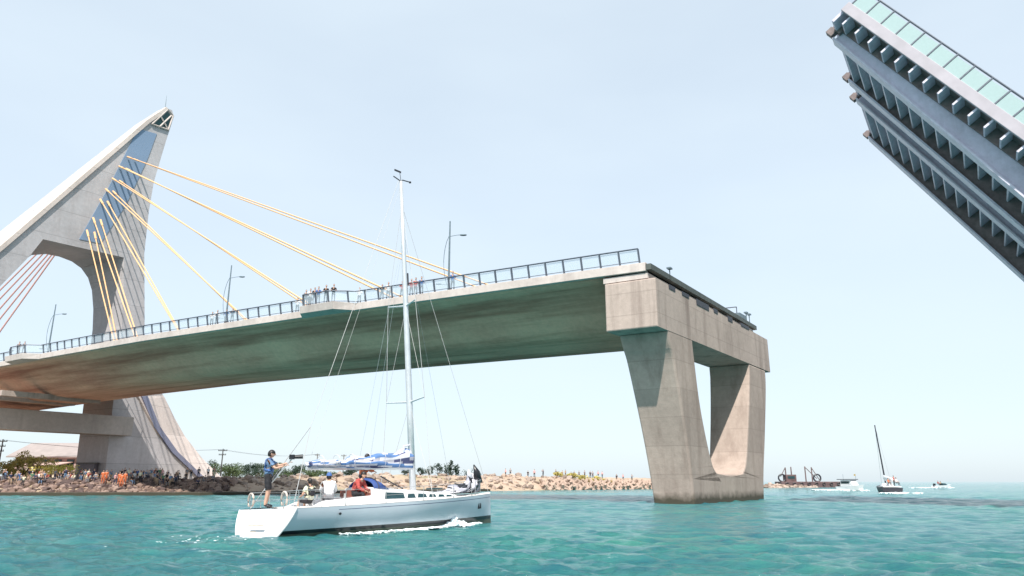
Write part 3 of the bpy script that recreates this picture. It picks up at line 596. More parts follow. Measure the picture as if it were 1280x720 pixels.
def detailed_person(pose, loc, rotz, label, scale=1.17, shirt='blue', sleeves='short', bottom='black', legs='short', hat=None, look=0, vest=None, group=None, wide=1.0):
    J = pose_joints(pose); JV = [J[k] for k in NAMES]
    v, f = skin_body(JV, [RADS[k] for k in NAMES], [(NAMES.index(a), NAMES.index(b)) for a, b in EDG], 0, 2)
    mb = MB(); mb.add(v, f); c, Rz = head_geo(mb, J, look); hand_geo(mb, J['wL'], J['hL'], -1); hand_geo(mb, J['wR'], J['hR'], 1)
    root = mb.build('person', [M_SKIN, M_EYE, M_LIP], smooth=True, fix=False); root.location = loc; root.rotation_euler = (0, 0, rotz); root.scale = (scale * wide, scale * (1 + (wide - 1) * .4), scale)
    tag(root, label, 'person', group)
    # clothing: shells of body faces nearest to the covered bones
    me = root.data; nv = len(v); nf = len(f); fc = []
    for poly in me.polygons[:nf]:
        p = poly.center; best = min(EDG, key=lambda e: seg_d(p, J[e[0]], J[e[1]])); fc.append((best, p))
    def shell(name, test, off, mat):
        sel = [i for i, (e, p) in enumerate(fc) if test(e, p)]
        used = sorted({q for i in sel for q in f[i]}); mp_ = {q: k for k, q in enumerate(used)}
        g = MB(); g.add([v[q] + me.vertices[q].normal * off for q in used], [tuple(mp_[q] for q in f[i]) for i in sel])
        if not sel: return
        o = g.build(name, mat, root, smooth=True, world=False, fix=False); sm = o.modifiers.new('t', 'SOLIDIFY'); sm.thickness = .008; sm.offset = 1
    tors = {('pel', 'wai'), ('wai', 'che'), ('che', 'sL'), ('che', 'sR')}
    def frac(e, p): a, b = J[e[0]], J[e[1]]; return (p - a).dot(b - a) / (b - a).length_squared
    def tshirt(e, p):
        if e in tors and not (e == ('pel', 'wai') and frac(e, p) < .1): return True
        if e == ('che', 'nec'): return frac(e, p) < .65
        if e in (('sL', 'eL'), ('sR', 'eR')): return sleeves == 'long' or frac(e, p) < .6
        if e in (('eL', 'wL'), ('eR', 'wR')): return sleeves == 'long' and frac(e, p) < .9
        return False
    def pants(e, p):
        if e in (('pel', 'pL'), ('pel', 'pR')): return True
        if e == ('pel', 'wai'): return frac(e, p) < .35
        if e in (('pL', 'kL'), ('pR', 'kR')): return True if legs == 'long' else frac(e, p) < .88
        if e in (('kL', 'aL'), ('kR', 'aR')): return legs == 'long' and frac(e, p) < .92
        return False
    shell('shirt', tshirt, .016, CL[shirt]); shell('trousers' if legs == 'long' else 'shorts', pants, .012, CL[bottom])
    if vest: shell('life_vest', lambda e, p: e in (('wai', 'che'), ('che', 'sL'), ('che', 'sR')) and abs(p.x) < .17, .045, CL[vest])
    shell('shoe', lambda e, p: e in (('aL', 'tL'), ('aR', 'tR')), .008, M_BLACK)
    h = MB(); bm = bmesh.new(); bmesh.ops.create_icosphere(bm, subdivisions=3, radius=1); keep = [x for x in bm.faces if x.calc_center_median().z > .12 or (x.calc_center_median().y < -.15 and x.calc_center_median().z > -.55)]
    vs = [c + Rz @ Vector((q.co.x * .088, q.co.y * .109 - .004, q.co.z * .133 + .004)) * 1 for q in bm.verts]; h.add(vs, [tuple(q.index for q in x.verts) for x in keep]); bm.free()
    h.build('hair', M_HAIR, root, smooth=True, world=False, fix=False).modifiers.new('t', 'SOLIDIFY').thickness = .012
    if hat:
        h = MB(); bm = bmesh.new(); bmesh.ops.create_icosphere(bm, subdivisions=3, radius=1); vs = [c + Rz @ Vector((q.co.x * .10, q.co.y * .12, q.co.z * .125 + .04)) for q in bm.verts]
        h.add(vs, [tuple(q.index for q in x.verts) for x in bm.faces if x.calc_center_median().z > 0]); bm.free()
        h.build('cap', CL[hat], root, smooth=False, world=False, fix=False); h = MB()
        h.box(c + Rz @ Vector((0, .14, .045)), (.07, .06, .006), tuple(Rz @ Vector(a) for a in ((1, 0, 0), (0, 1, 0), (0, 0, 1))))
        h.build('cap_brim', CL[hat], root, smooth=False, world=False, fix=False)
    return root
# crowd bases: one continuous mesh each, materials by body region, colours set per copy
CBASE = {}
def crowd_mesh(pose):
    J = pose_joints(pose); JV = [J[k] for k in NAMES]
    v, f = skin_body(JV, [RADS[k] for k in NAMES], [(NAMES.index(a), NAMES.index(b)) for a, b in EDG], 0, 1)
    mb = MB(); mi = []
    for q in f:
        p = sum((v[i] for i in q), Vector()) / len(q); e = min(EDG, key=lambda e: seg_d(p, J[e[0]], J[e[1]]))
        mi.append(1 if e in (('wai', 'che'), ('che', 'sL'), ('che', 'sR'), ('sL', 'eL'), ('sR', 'eR')) or (e == ('pel', 'wai')) else 2 if e[0] in ('pel', 'pL', 'pR') else (2 if e[0] in ('kL', 'kR') else 3 if e[0] in ('aL', 'aR') else 0))
    mb.v = list(v); mb.f = list(f); mb.m = mi
    c = J['hea'] + Vector((0, .02, .10)); mb.blob(c, (.08, .1, .12), 0, 1); mb.blob(c + Vector((0, -.018, .028)), (.088, .1, .112), 3, 1)
    for a, b in (('wL', 'hL'), ('wR', 'hR')): mb.blob((J[a] + J[b]) / 2 + (J[b] - J[a]) * .4, .045, 0, 1)
    o = mb.build('person', [M_SKIN, CL['white'], CL['black'], M_HAIR], smooth=True, fix=False); me = o.data; bpy.data.objects.remove(o); CBASE[pose] = me
for p_ in ('stand', 'walk', 'photo', 'rail', 'sit', 'sitlean'): crowd_mesh(p_)
def crowd(pose, loc, rotz, top, bottom, label, group, hat=None, scale=1.17):
    o = bpy.data.objects.new('person', CBASE[pose]); COL.objects.link(o); o.location = loc; o.rotation_euler = (0, 0, rotz); o.scale = (scale * random.uniform(.92, 1.04),) * 3
    for i, m in ((1, CL[top]), (2, CL[bottom])): o.material_slots[i].link = 'OBJECT'; o.material_slots[i].material = m
    if hat: o.material_slots[3].link = 'OBJECT'; o.material_slots[3].material = CL[hat]
    tag(o, label, 'person', group); return o
# ------------------------------------------------------------------ yacht
HD = Vector((.65, .76, 0)).normalized(); PT = Vector((-HD.y, HD.x, 0))
YAW = math.atan2(HD.y, HD.x); YO = Vector((-9.42, 28.75, 0)); YL = 12.7
yacht = thing('sailing_yacht', YO, 'white sailing yacht with tall bare mast and blue and white sail bundled on its boom', 'sailing yacht', rot=(math.radians(-2.2), math.radians(-.4), YAW))
YM = Matrix.Translation(YO) @ yacht.rotation_euler.to_matrix().to_4x4()
def Yw(x, y, z): return YM @ Vector((x, y, z))
M_WIRE = simple('rigging_wire', (.42, .42, .42), .7, 0, .1)
def yb(mb, name, mats, parent=None, **kw): return mb.build(name, mats, parent or yacht, world=False, **kw)
def sheer(x): return .98 + .34 * (x / YL) ** 1.6
def hb(x): 
    t = x / YL; return max(.015, 1.98 + .08 * math.sin(min(t / .52, 1) * math.pi / 2)) if t < .42 else max(.015, (1.98 + .08 * math.sin(min(t / .52, 1) * math.pi / 2)) * (1 - ((t - .42) / .58) ** 2.1))
def wlb(x):
    t = x / YL; return max(.008, (1.42 + .22 * math.sin(min(t / .45, 1) * math.pi / 2)) * (1 - max(0, (t - .36) / .64) ** 1.7) * (1 if t < 1 else 0))
def hull_pt(x, f, side):   # f 0 at sheer .. 1 waterline .. 1.5 keel line
    sh = sheer(x); zz = [0, .12, .3, .55, .8, .9, 1.0, 1.12, 1.35]
    if f <= 1: z = sh * (1 - f); t = f; b = hb(x) * (1 - t) ** 1 + wlb(x) * t; b += .10 * math.sin(math.pi * t) * min(1, hb(x))
    else: t = (f - 1) / .5; z = -.55 * t; b = wlb(x) * math.sqrt(max(0, 1 - t * t * .98))
    aft = max(0, 1 - x / 1.6); xo = x + .12 - aft * .4 * (1 - z / sh) * 1.0 - .0
    return Vector((xo, side * b, z))
FS = [0, .055, .11, .135, .17, .3, .45, .6, .72, .80, .86, .93, 1.0, 1.1, 1.25, 1.5]
mb = MB(); XS = list(np.linspace(0, YL, 49)); rings = []
for x in XS: rings.append([hull_pt(x, f, -1) for f in FS] + [hull_pt(x, f, 1) for f in FS[::-1]])
nf = len(FS) * 2
vs = [p for g in rings for p in g]; fs = []; ms = []
for i in range(len(XS) - 1):
    for k in range(nf - 1):
        fs.append((i * nf + k, i * nf + k + 1, (i + 1) * nf + k + 1, (i + 1) * nf + k)); kk = k if k < len(FS) else nf - 2 - k
        f0 = FS[min(kk, len(FS) - 1)]
        ms.append(1 if abs(f0 - .11) < .001 and XS[i] > 1.6 else 2 if .80 <= f0 < .9 else 3 if f0 >= .86 else 0)
mb.v = vs; mb.f = fs; mb.m = ms
hull = yb(mb, 'hull', [M_HULL, M_STRIPE, M_BLACK, M_ANTI], smooth=True)
# transom face with rim, step and rudder notch
mb = MB(); g = rings[0]; mb.add(list(g), [tuple(range(nf))]); yb(mb, 'transom', M_WHITE)
for gg in (g[:13], g[-13:]): mb = MB(); mb.tube([p + Vector((-.02, 0, 0)) for p in gg], .035, 6); yb(mb, 'transom_rim', M_WHITE)
mb = MB(); mb.box((-.33, 0, .42), (.03, .5, .018)); mb.box((-.50, -.1, .20), (.03, .16, .012)); yb(mb, 'transom_step', simple('step_tan', (.5, .4, .3), .7))
# deck sheet with cockpit well
mb = MB(); n = 25; rg = []
for x in XS: rg.append([Vector((x + .12, hb(x) * s * .985, sheer(x) + .012 + .05 * (1 - s * s))) for s in np.linspace(-1, 1, n)])
for i in range(len(XS) - 1):
    for k in range(n - 1):
        xm = (XS[i] + XS[i + 1]) / 2; s = np.linspace(-1, 1, n)[k] + 1 / (n - 1); ym = abs(s * hb(xm))
        if .9 < xm < 4.3 and ym < .62: continue
        mb.f.append((i * n + k, i * n + k + 1, (i + 1) * n + k + 1, (i + 1) * n + k)); mb.m.append(0)
mb.v = [p for q in rg for p in q]; yb(mb, 'deck', M_DECK, smooth=True)
mb = MB(); mb.box((2.7, 0, .62), (1.9, .66, .02))
for s in (-1, 1): mb.box((2.7, s * .66, .83), (1.9, .02, .20))
mb.box((4.55, 0, .83), (.02, .66, .2)); yb(mb, 'cockpit_well', M_DECK)
for s in (-1, 1):
    mb = MB(); mb.loft([[Vector((x, s * .78, sheer(x))), Vector((x, s * 1.12, sheer(x))), Vector((x, s * 1.02, sheer(x) + h_)), Vector((x, s * .84, sheer(x) + h_))] for x, h_ in ((1.5, .06), (2.0, .22), (4.4, .34))]); yb(mb, 'coaming', M_WHITE, bevel=.03)
mb = MB(); mb.loft([[Vector((4.15, s * 1.0, .98)) for s in (-1, 1)] + [Vector((4.15, s * .9, 1.62)) for s in (1, -1)], [Vector((4.35, s * 1.0, .98)) for s in (-1, 1)] + [Vector((4.35, s * .9, 1.64)) for s in (1, -1)]]); yb(mb, 'companionway_bulkhead', M_WOOD)
# cabin trunk
def cab(x, k):
    t = (x - 4.35) / (10.2 - 4.35); hw = min(1.12, hb(x) * .66) * (1 - .15 * t); zt = sheer(x) + .66 * (1 - t) ** .75 * (1 if k else 1) + .015; zb = sheer(x) - .02
    return [Vector((x, -hw, zb)), Vector((x + .0, -hw * .90, zb + (zt - zb) * .82)), Vector((x, -hw * .72, zt)), Vector((x, 0, zt + .06)), Vector((x, hw * .72, zt)), Vector((x, hw * .90, zb + (zt - zb) * .82)), Vector((x, hw, zb))]
mb = MB(); CX = list(np.linspace(4.35, 10.2, 22)); mb.loft([cab(x, 1) for x in CX]); yb(mb, 'cabin_trunk', M_WHITE, bevel=.02, smooth=False)
def win(x0, x1, f0, f1, name='cabin_window'):
    for s in (-1, 1):
        a = []; 
        for x, f in ((x0, f0), (x1, f0), (x1 - .05, f1), (x0 + .08, f1)):
            c = cab(x, 1); p, q = (c[0], c[1]) if s < 0 else (c[6], c[5]); r = p + (q - p) * f + Vector((0, s * .012, 0)); a.append(r)
        m = MB(); b = [p + Vector((0, -s * .03, 0)) for p in a]; m.add(a + b, [(0, 1, 2, 3), (7, 6, 5, 4)] + [(i, (i + 1) % 4, 4 + (i + 1) % 4, 4 + i) for i in range(4)]); yb(m, name, M_WINDOW)
win(5.0, 6.15, .34, .86); win(6.3, 6.8, .36, .80); win(6.92, 7.5, .38, .82); win(7.62, 8.1, .38, .80); win(8.22, 8.65, .38, .82); win(8.77, 9.25, .4, .80)
# bow marks, vent at stern
for s in (-1, 1):
    mb = MB()
    for xo in (0, .22):
        for zo in (0, .1):
            p = hull_pt(10.9 + xo, .40, s) + Vector((0, s * .012, 0)); mb.box(p + Vector((-.035 + zo * .5, 0, 0)), (.022, .012, .13))
    yb(mb, 'bow_mark', M_BLACK)
mb = MB(); mb.blob((9.3 - 7.6 + .3, -hb(2) - .02, .72), (.07, .03, .05), sub=2); yb(mb, 'exhaust_outlet', M_BLACK)
# mast, spreaders, boom
MX = 7.55; RK_ = math.tan(math.radians(2.8)); MH = 16.9
def ms_(z): return Vector((MX - (z - 1.4) * RK_, (z - 1.4) * .012, z))
mb = MB(); mb.tube([ms_(z) for z in (1.4, 5, 9, 13, MH)], [.15, .15, .135, .115, .085], 10); mast = yb(mb, 'mast', M_ALU, smooth=False); mast.data.shade_smooth()
SPR = []
for z, L in ((5.6, 1.35), (10.3, 1.0)):
    for s in (-1, 1):
        a = ms_(z); b = a + Vector((-.28, s * L, .08)); mb = MB(); mb.tube([a, b], [.05, .03], 6); yb(mb, 'spreader', M_ALU, mast); SPR.append((z, s, b))
top = ms_(MH); mb = MB(); mb.tube([top, top + Vector((.1, 0, .1)), top + Vector((.55, 0, .14))], .03, 5); mb.tube([top, top + Vector((-.5, 0, .12))], .03, 5); mb.blob(top + Vector((.62, 0, .14)), .07, sub=1)
mb.tube([top, top + Vector((-.1, 0, .55))], .015, 5); mb.box(top + Vector((-.22, 0, .5)), (.22, .01, .05)); yb(mb, 'masthead_instrument', M_DARKPAINT, mast)
mb = MB(); mb.tube([ms_(12.0) + Vector((.14, 0, 0)), ms_(11.4) + Vector((.14, 0, 0))], .09, 6); yb(mb, 'radar_reflector', M_DARKPAINT, mast)
mb = MB(); b0 = Vector((MX - .15, 0, 2.55)); b1 = Vector((1.85, .12, 2.52)); mb.tube([b0, b1], .075, 8); boom = yb(mb, 'boom', M_ALU)
# bundled mainsail: overlapping folds in white, blue and navy
M_SB = simple('sail_blue', (.10, .20, .42), .8, 0, .3, 2, .3); M_SN = simple('sail_navy', (.06, .07, .16), .8, 0, .3, 2, .3); M_SW = simple('sail_white', (.58, .58, .63), .8, 0, .12, 2, .3); M_SG = simple('sail_grey', (.36, .36, .42), .8, 0, .2, 2, .3)
mb = MB(); nu = 60; nv = 22; rg = []; mi = []
for i in range(nu + 1):
    t = i / nu; c = b0 + (b1 - b0) * t + Vector((0, 0, .10)); hgt = (.62 * (1 - t) ** 1.25 + .22 + .06 * math.sin(t * 23) * (1 - .3 * t)); wd = .20 + .04 * math.sin(t * 17 + 1)
    if .66 < t < .72: hgt *= .72; wd *= .7
    ring = []
    for k in range(nv):
        a = 2 * math.pi * k / nv; fold = 1 + .16 * math.sin(a * 5 + t * 9) + .08 * math.sin(a * 11 - t * 21)
        ring.append(c + Vector((0, math.cos(a) * wd * fold, (math.sin(a) * .5 + .28) * hgt * fold)))
    rg.append(ring)
mb.loft(rg)
for i in range(len(mb.f)):
    if i < nu * nv:
        u = i // nv; k = i % nv; q = math.sin(k * 1.5 + u * .10 + 1) + .35 * math.sin(u * .23 + k * .4); mb.m[i] = 1 if q > .55 else 2 if q < -.85 else 3 if q < -.45 else 0
        if 44 < u < 60: mb.m[i] = 1 if math.sin(k * 1.5 + u * .35) > .75 else 2 if u > 57 else 3 if math.sin(k * 1.1 + u * .2) < -.8 else 0
yb(mb, 'mainsail_bundle', [M_SW, M_SB, M_SN, M_SG], smooth=True)
mb = MB()
for t in (.15, .3, .45, .6, .74, .88): 
    c = b0 + (b1 - b0) * t + Vector((0, 0, .2)); hgt = .3 + .35 * (1 - t); mb.tube([c + Vector((0, math.cos(a) * .27, (math.sin(a) * .5 + .2) * hgt * 1.3)) for a in np.linspace(0, 6.28, 15)], .012, 4)
yb(mb, 'sail_tie', M_SW)
mb = MB(); mb.tube([ms_(2.9) + Vector((-.5, 0, -.1)), ms_(3.55) + Vector((-.45, 0, 0)), ms_(3.6) + Vector((-.05, 0, 0))], .05, 6); mb.blob(ms_(3.05) + Vector((-.3, 0, 0)), (.25, .16, .35), sub=2, jit=.1); yb(mb, 'sail_headboard', M_SW)
# rigging wires
def wire(a, b, r=.012, name='stay', mat=None): m = MB(); m.tube([a, b], r, 4); return yb(m, name, mat or M_WIRE)
bow = Vector((YL + .0, 0, sheer(YL) + .05))
wire(ms_(15.6), bow, .014); wire(ms_(MH) + Vector((-.15, 0, 0)), Vector((1.9, 0, 4.2)), .012)
for s in (-1, 1): wire(Vector((1.9, 0, 4.2)), Vector((.25, s * 1.5, sheer(0))), .015)
wire(ms_(MH - .2), Vector((1.95, .12, 2.7)), .006, 'topping_lift')
for z, s, b in SPR:
    base = Vector((MX - .45, s * hb(MX) * .94, sheer(MX)))
    if z < 8: wire(base, b, .014, 'shroud'); wire(b, [q for zz, ss, q in SPR if zz > 8 and ss == s][0], .013, 'shroud'); wire(base + Vector((.1, 0, 0)), ms_(5.5), .012, 'shroud')
    else: wire(b, ms_(15.6), .012, 'shroud'); wire([q for zz, ss, q in SPR if zz < 8 and ss == s][0], ms_(10.2), .011, 'shroud')
for dx in (.3, .6): wire(ms_(13 + dx) + Vector((-.08, 0, 0)), Vector((MX - 1.8 - dx * 2, .2, 2.75)), .006, 'lazy_jack', M_LAMP)
wire(ms_(14) + Vector((.1, 0, 0)), Vector((10.6, .5, sheer(10.5))), .006, 'halyard', M_LAMP)
# sprayhood
mb = MB(); rg = []
for x, zt, w_ in ((4.55, 2.05, .9), (4.8, 2.12, .92), (5.1, 2.02, .92), (5.45, 1.68, .9)):
    rg.append([Vector((x, math.cos(a) * w_, 1.52 + math.sin(a) ** .7 * (zt - 1.52))) for a in np.linspace(.02, math.pi - .02, 13)])
mb.loft(rg, closed=False); o = yb(mb, 'sprayhood', M_BLUE, smooth=True); sm = o.modifiers.new('t', 'SOLIDIFY'); sm.thickness = .02
mb = MB(); mb.tube([rg[1][k] + Vector((0, 0, .02)) for k in range(13)], .022, 5); mb.tube([Vector((4.8, -1.0, 2.15)), Vector((5.7, -1.0, 1.75)), Vector((6.1, -.95, 1.62))], .03, 5); yb(mb, 'sprayhood_frame', M_DARKPAINT)
# stanchions, lifelines, rails
for s in (-1, 1):
    pts = []
    for x in (2.2, 4.2, 6.3, 8.4, 10.1):
        b = Vector((x + .12, s * hb(x) * .95, sheer(x))); m = MB(); m.tube([b, b + Vector((0, s * .02, .62))], .014, 5); m.tube([b, b + Vector((0, 0, .08))], .03, 5); yb(m, 'stanchion', M_STAIN); pts.append(b + Vector((0, s * .02, .6)))
    pts = [Vector((.5, s * 1.68, 1.62))] + pts + [Vector((11.0, s * .72, sheer(11) + .65))]
    for dz in (0, -.28): m = MB(); m.tube([p + Vector((0, 0, dz)) for p in pts], .006, 4); yb(m, 'lifeline', M_STAIN)
mb = MB(); pr = [Vector((10.9, -.75, sheer(11))), Vector((11.0, -.72, sheer(11) + .65)), Vector((11.7, -.38, sheer(12) + .68)), Vector((12.05, 0, sheer(12) + .68)), Vector((11.7, .38, sheer(12) + .68)), Vector((11.0, .72, sheer(11) + .65)), Vector((10.9, .75, sheer(11)))]
mb.tube(pr, .018, 6); mb.tube([Vector((11.75, -.3, sheer(12))), pr[2]], .016, 5); mb.tube([Vector((11.75, .3, sheer(12))), pr[4]], .016, 5); yb(mb, 'pulpit', M_STAIN)
for s in (-1, 1):
    mb = MB(); pr = [Vector((1.3, s * 1.78, 1.0)), Vector((1.25, s * 1.76, 1.62)), Vector((.35, s * 1.68, 1.62)), Vector((.3, s * .8, 1.6)), Vector((.3, s * .8, .98))]; mb.tube(pr, .018, 6)
    mb.tube([Vector((.4, s * 1.68, .98)), pr[2]], .016, 5); mb.tube([Vector((1.28, s * 1.77, 1.3)), Vector((.35, s * 1.69, 1.3)), Vector((.3, s * .81, 1.3))], .014, 5); yb(mb, 'pushpit', M_STAIN)
for y in (1.4, -.95): 
    mb = MB(); mb.tube([Vector((.22, y + math.cos(a) * .2, 1.32 + math.sin(a) * .27)) for a in np.linspace(-.9, 4.04, 12)], .042, 7)
    yb(mb, 'horseshoe_lifebuoy', M_BUOY, smooth=True)
# steering wheel, winches
mb = MB(); mb.tube([Vector((1.9, math.cos(a) * .48, 1.15 + math.sin(a) * .48)) for a in np.linspace(0, 2 * math.pi, 25)], .016, 5)
for a in range(6): mb.tube([Vector((1.9, 0, 1.15)), Vector((1.9, math.cos(a * 1.047) * .48, 1.15 + math.sin(a * 1.047) * .48))], .009, 4)
mb.tube([Vector((2.0, 0, .62)), Vector((2.0, 0, 1.3))], [.11, .08], 8); yb(mb, 'steering_wheel', M_STAIN)
for x, y in ((3.0, -.96), (3.0, .96), (5.0, .55), (5.0, -.55)):
    mb = MB(); zb = 1.28 if x < 4 else 1.6; mb.tube([Vector((x, y, zb)), Vector((x, y, zb + .08)), Vector((x, y, zb + .16)), Vector((x, y, zb + .2))], [.07, .05, .045, .06], 10); yb(mb, 'winch', M_STAIN)
mb = MB(); mb.box((8.9, 0, 1.62), (.28, .28, .03)); yb(mb, 'hatch', M_WINDOW, bevel=.01)
# headsail dropped in a crumpled heap at the bow
mb = MB(); rg = []
for i in range(26):
    t = i / 25; x = 9.6 + 2.35 * t; h_ = .16 + .72 * t ** 1.3; w_ = .72 * (1 - t) ** .8 + .16; r = []
    for k in range(20):
        a = 2 * math.pi * k / 20; fold = 1 + .26 * math.sin(a * 4 + t * 11) + .14 * math.sin(a * 9 - t * 19)
        r.append(Vector((x + .06 * math.sin(a * 3 + i), math.cos(a) * w_ * fold, sheer(min(x, YL)) + .16 + (math.sin(a) * .5 + .42) * h_ * fold)))
    rg.append(r)
mb.loft(rg)
for i in range(len(mb.f)): u = i // 20; k = i % 20; q = math.sin(k * .9 + u * .9) + .6 * math.sin(u * .55 + k * .4); mb.m[i] = 1 if q > .2 else 2 if q < -.35 else 0
mb.tube([Vector((11.9, 0, 1.9)), Vector((11.75, -.1, 2.4)), Vector((11.62, -.02, 2.75))], [.26, .16, .03], 7, m=1)
mb.tube([Vector((11.5, .15, 1.9)), Vector((11.35, .05, 2.3)), Vector((11.25, 0, 2.5))], [.22, .12, .03], 7, m=0)
yb(mb, 'headsail_heap', [M_SW, M_BLACK, M_SG], smooth=True)
# bow wave and stern wash
M_FOAM = simple('foam', (.80, .88, .9), .6, 0, .2, 3, .8)
def foam_patch(mb, c, r, n, zr=.05):
    for _ in range(n):
        a = random.uniform(0, 6.28); q = math.sqrt(random.random()); p = c[0] + math.cos(a) * r[0] * q, c[1] + math.sin(a) * r[1] * q
        s = random.uniform(.03, .13); mb.blob(Vector((p[0], p[1], random.uniform(.0, .5) * zr + .05)), (s * 1.7, s * 1.3, s * .38), sub=1, jit=.3)
mb = MB()
def fl(x, y, z=0): q = YM @ Vector((x, y, 0)); return Vector((q.x, q.y, z))
for i in range(1400):
    u = random.random(); x = 11.4 - 9.2 * u; y = -(wlb(max(0, min(YL, x))) + .06 + abs(random.gauss(0, .05 + .28 * u))); p = fl(x, y); s = random.uniform(.03, .10) * (1 - .45 * u)
    if random.random() < u * .75: continue
    mb.blob(p + UZ * random.uniform(.02, .07), (s * 1.8, s * 1.2, s * .5), sub=1, jit=.3)
for i in range(420):
    a = random.gauss(0, 1); p = fl(8.9 + a * .45, -wlb(8.9) - .10 - abs(random.gauss(0, .12))); s = random.uniform(.03, .09); mb.blob(p + UZ * (abs(random.gauss(0, .13)) * math.exp(-a * a * .6) + .03), (s * 1.3, s, s * .9), sub=1, jit=.3)
for i in range(50):
    p = fl(-.6 - abs(random.gauss(0, 1.9)), random.gauss(0, .9)); s = random.uniform(.012, .034); mb.blob(p + UZ * .05, (s * 1.9, s * 1.5, s * .4), sub=1, jit=.3)
tag(mb.build('wake_foam', M_FOAM, fix=False), 'white foam along the waterline and behind the stern of the big yacht', 'foam', kind='stuff')
# crew
def fz(lab, pose, lx, ly, lz, rot, **kw): return detailed_person(pose, Yw(lx, ly, lz), YAW - math.pi / 2 + rot, lab, group=None, **kw)
man = fz('person in blue vest and black shorts standing at the stern holding a camera stick', 'reach', .42, .62, 1.03, math.radians(-38), shirt='denim', sleeves='short', bottom='black', vest='blue', wide=1.3, scale=1.24)
fz('person in cream top and black vest sitting on the aft starboard coaming', 'sit', 1.3, -.95, .78, math.radians(95), shirt='cream', bottom='black', vest='black', scale=1.02)
fz('person in white shirt and blue cap sitting low in the cockpit', 'sitlean', 2.35, -.75, .86, math.radians(60), shirt='white', sleeves='long', bottom='grey', hat='blue', legs='long')
fz('person in orange jacket standing behind the boom at the companionway', 'rail', 4.95, .45, 1.12, math.radians(-10), shirt='orange', sleeves='long', bottom='navy', legs='long')
fz('dark haired person in red top crouching by the cabin entrance', 'sitlean', 4.0, -.3, .95, math.radians(-70), shirt='red', sleeves='long', bottom='black', legs='long')
mb = MB(); hp = man.matrix_basis @ Vector((.0, .56, 1.42)); ax = man.rotation_euler.to_matrix()
pole_t = man.matrix_basis @ Vector((.12, .62, 1.5)); pole_b = man.matrix_basis @ Vector((-.15, -.1, .52))
cs = thing('camera_on_stick', pole_b, 'black camera on a pale stick held up by the person at the stern', 'camera')
mb.tube([pole_b, pole_t], .028, 6); mb.build('stick', M_ALU, cs)
mb = MB(); f = ax @ Vector((0, 1, 0)); r_ = ax @ Vector((1, 0, 0)); mb.box(pole_t + UZ * .08, (.13, .10, .09), (r_, f, UZ)); mb.tube([pole_t + UZ * .08 + f * .1, pole_t + UZ * .10 + f * .42], [.075, .09], 10); mb.build('camera_body', M_BLACK, cs)
# ------------------------------------------------------------------ trees and bushes
def leaf_crown(mb, c, r, n, sz, m=0, clumps=14, flat=1.0):
    c = Vector(c); cl = []
    for _ in range(clumps):
        d = Vector((random.gauss(0, 1), random.gauss(0, 1), random.gauss(0, 1))).normalized(); k = random.uniform(.35, .85)
        cl.append((c + Vector((d.x * r[0] * k, d.y * r[1] * k, d.z * r[2] * k)), random.uniform(.28, .5)))
    for i in range(n):
        q, k = random.choice(cl); d = Vector((random.gauss(0, 1), random.gauss(0, 1), random.gauss(0, 1))).normalized() * random.random() ** .4
        p = q + Vector((d.x * r[0] * k, d.y * r[1] * k, d.z * r[2] * k * flat)); a = Vector((random.gauss(0, 1), random.gauss(0, 1), random.gauss(0, .6))).normalized(); b = a.cross(Vector((random.gauss(0, 1), random.gauss(0, 1), random.gauss(0, 1)))).normalized(); s = sz * random.uniform(.5, 1.3)
        mb.add([p - a * s, p - b * s * .5, p + a * s, p + b * s * .5], [(0, 1, 2, 3)], m)
def tree(px, py_top, Y, wpx, mat, label, group=None, base_z=None, n=900, bare=.35, name='tree'):
    t = at(px, py_top, Y); bz = gz(t.x, t.y) if base_z is None else base_z; h = t.z - bz; w_ = wpx / F * Y * .5; base = Vector((t.x, t.y, bz - .1))
    T = thing(name, base, label, 'tree', group); tr = base + UZ * h * bare
    mb = MB(); mb.tube([base, base + UZ * h * bare * .6 + Vector((.1, 0, 0)), tr + UZ * h * .25], [.05 * h * .5 + .08, .035 * h * .5 + .05, .05], 7)
    for k in range(5):
        a = random.uniform(0, 6.28); mb.tube([base + UZ * h * bare * .8, base + UZ * h * (bare + .3) + Vector((math.cos(a), math.sin(a), 0)) * w_ * .6], [.09, .03], 5)
    mb.build('trunk', M_BARK, T)
    mb = MB(); leaf_crown(mb, base + UZ * h * (bare + 1) / 2 * 1.0, (w_, w_ * .9, h * (1 - bare) / 2 * 1.0), n, max(.22, h * .035), clumps=12); mb.build('crown', mat, T, fix=False)
for i, (px, y, w_) in enumerate([(14, 572, 26), (34, 561, 30), (52, 566, 34), (24, 584, 26)]):
    tree(px, y, 160 + i * 3, w_, M_LEAFY, ['low olive tree at the far left edge beside the pale roofed house', 'tall olive tree at the left corner of the pale roofed house', 'broad yellowish tree in front of the porch of the pale roofed house', 'short bushy olive tree in front of the taller ones by the house'][i], 'olive trees by the house', n=1300, bare=.15)
tree(74, 580, 134, 54, leafmat('leaf_yellow', (.55, .52, .10), (.42, .46, .10), (.6, .5, .16)), 'low bright yellow green tree below the porch of the house', None, n=900, bare=.1)
tree(110, 574, 168, 14, M_LEAF, 'slim green tree beside the right end of the house', None, n=500, bare=.3)
g_ = 'trees behind the sandy bank'
for i, (px, y, w_) in enumerate([(262, 573, 34), (279, 577, 36), (297, 576, 38), (316, 575, 36), (334, 578, 38), (353, 578, 36), (373, 580, 36), (394, 581, 34), (416, 584, 26), (440, 584, 24)]):
    tree(px, y, 232 + random.uniform(-8, 8), w_, M_LEAF if i % 3 else M_LEAFD, 'bushy green tree behind the sandy bank between tower leg and yacht', g_, n=2200, bare=.05)
g2 = 'feathery trees behind the yacht bow'
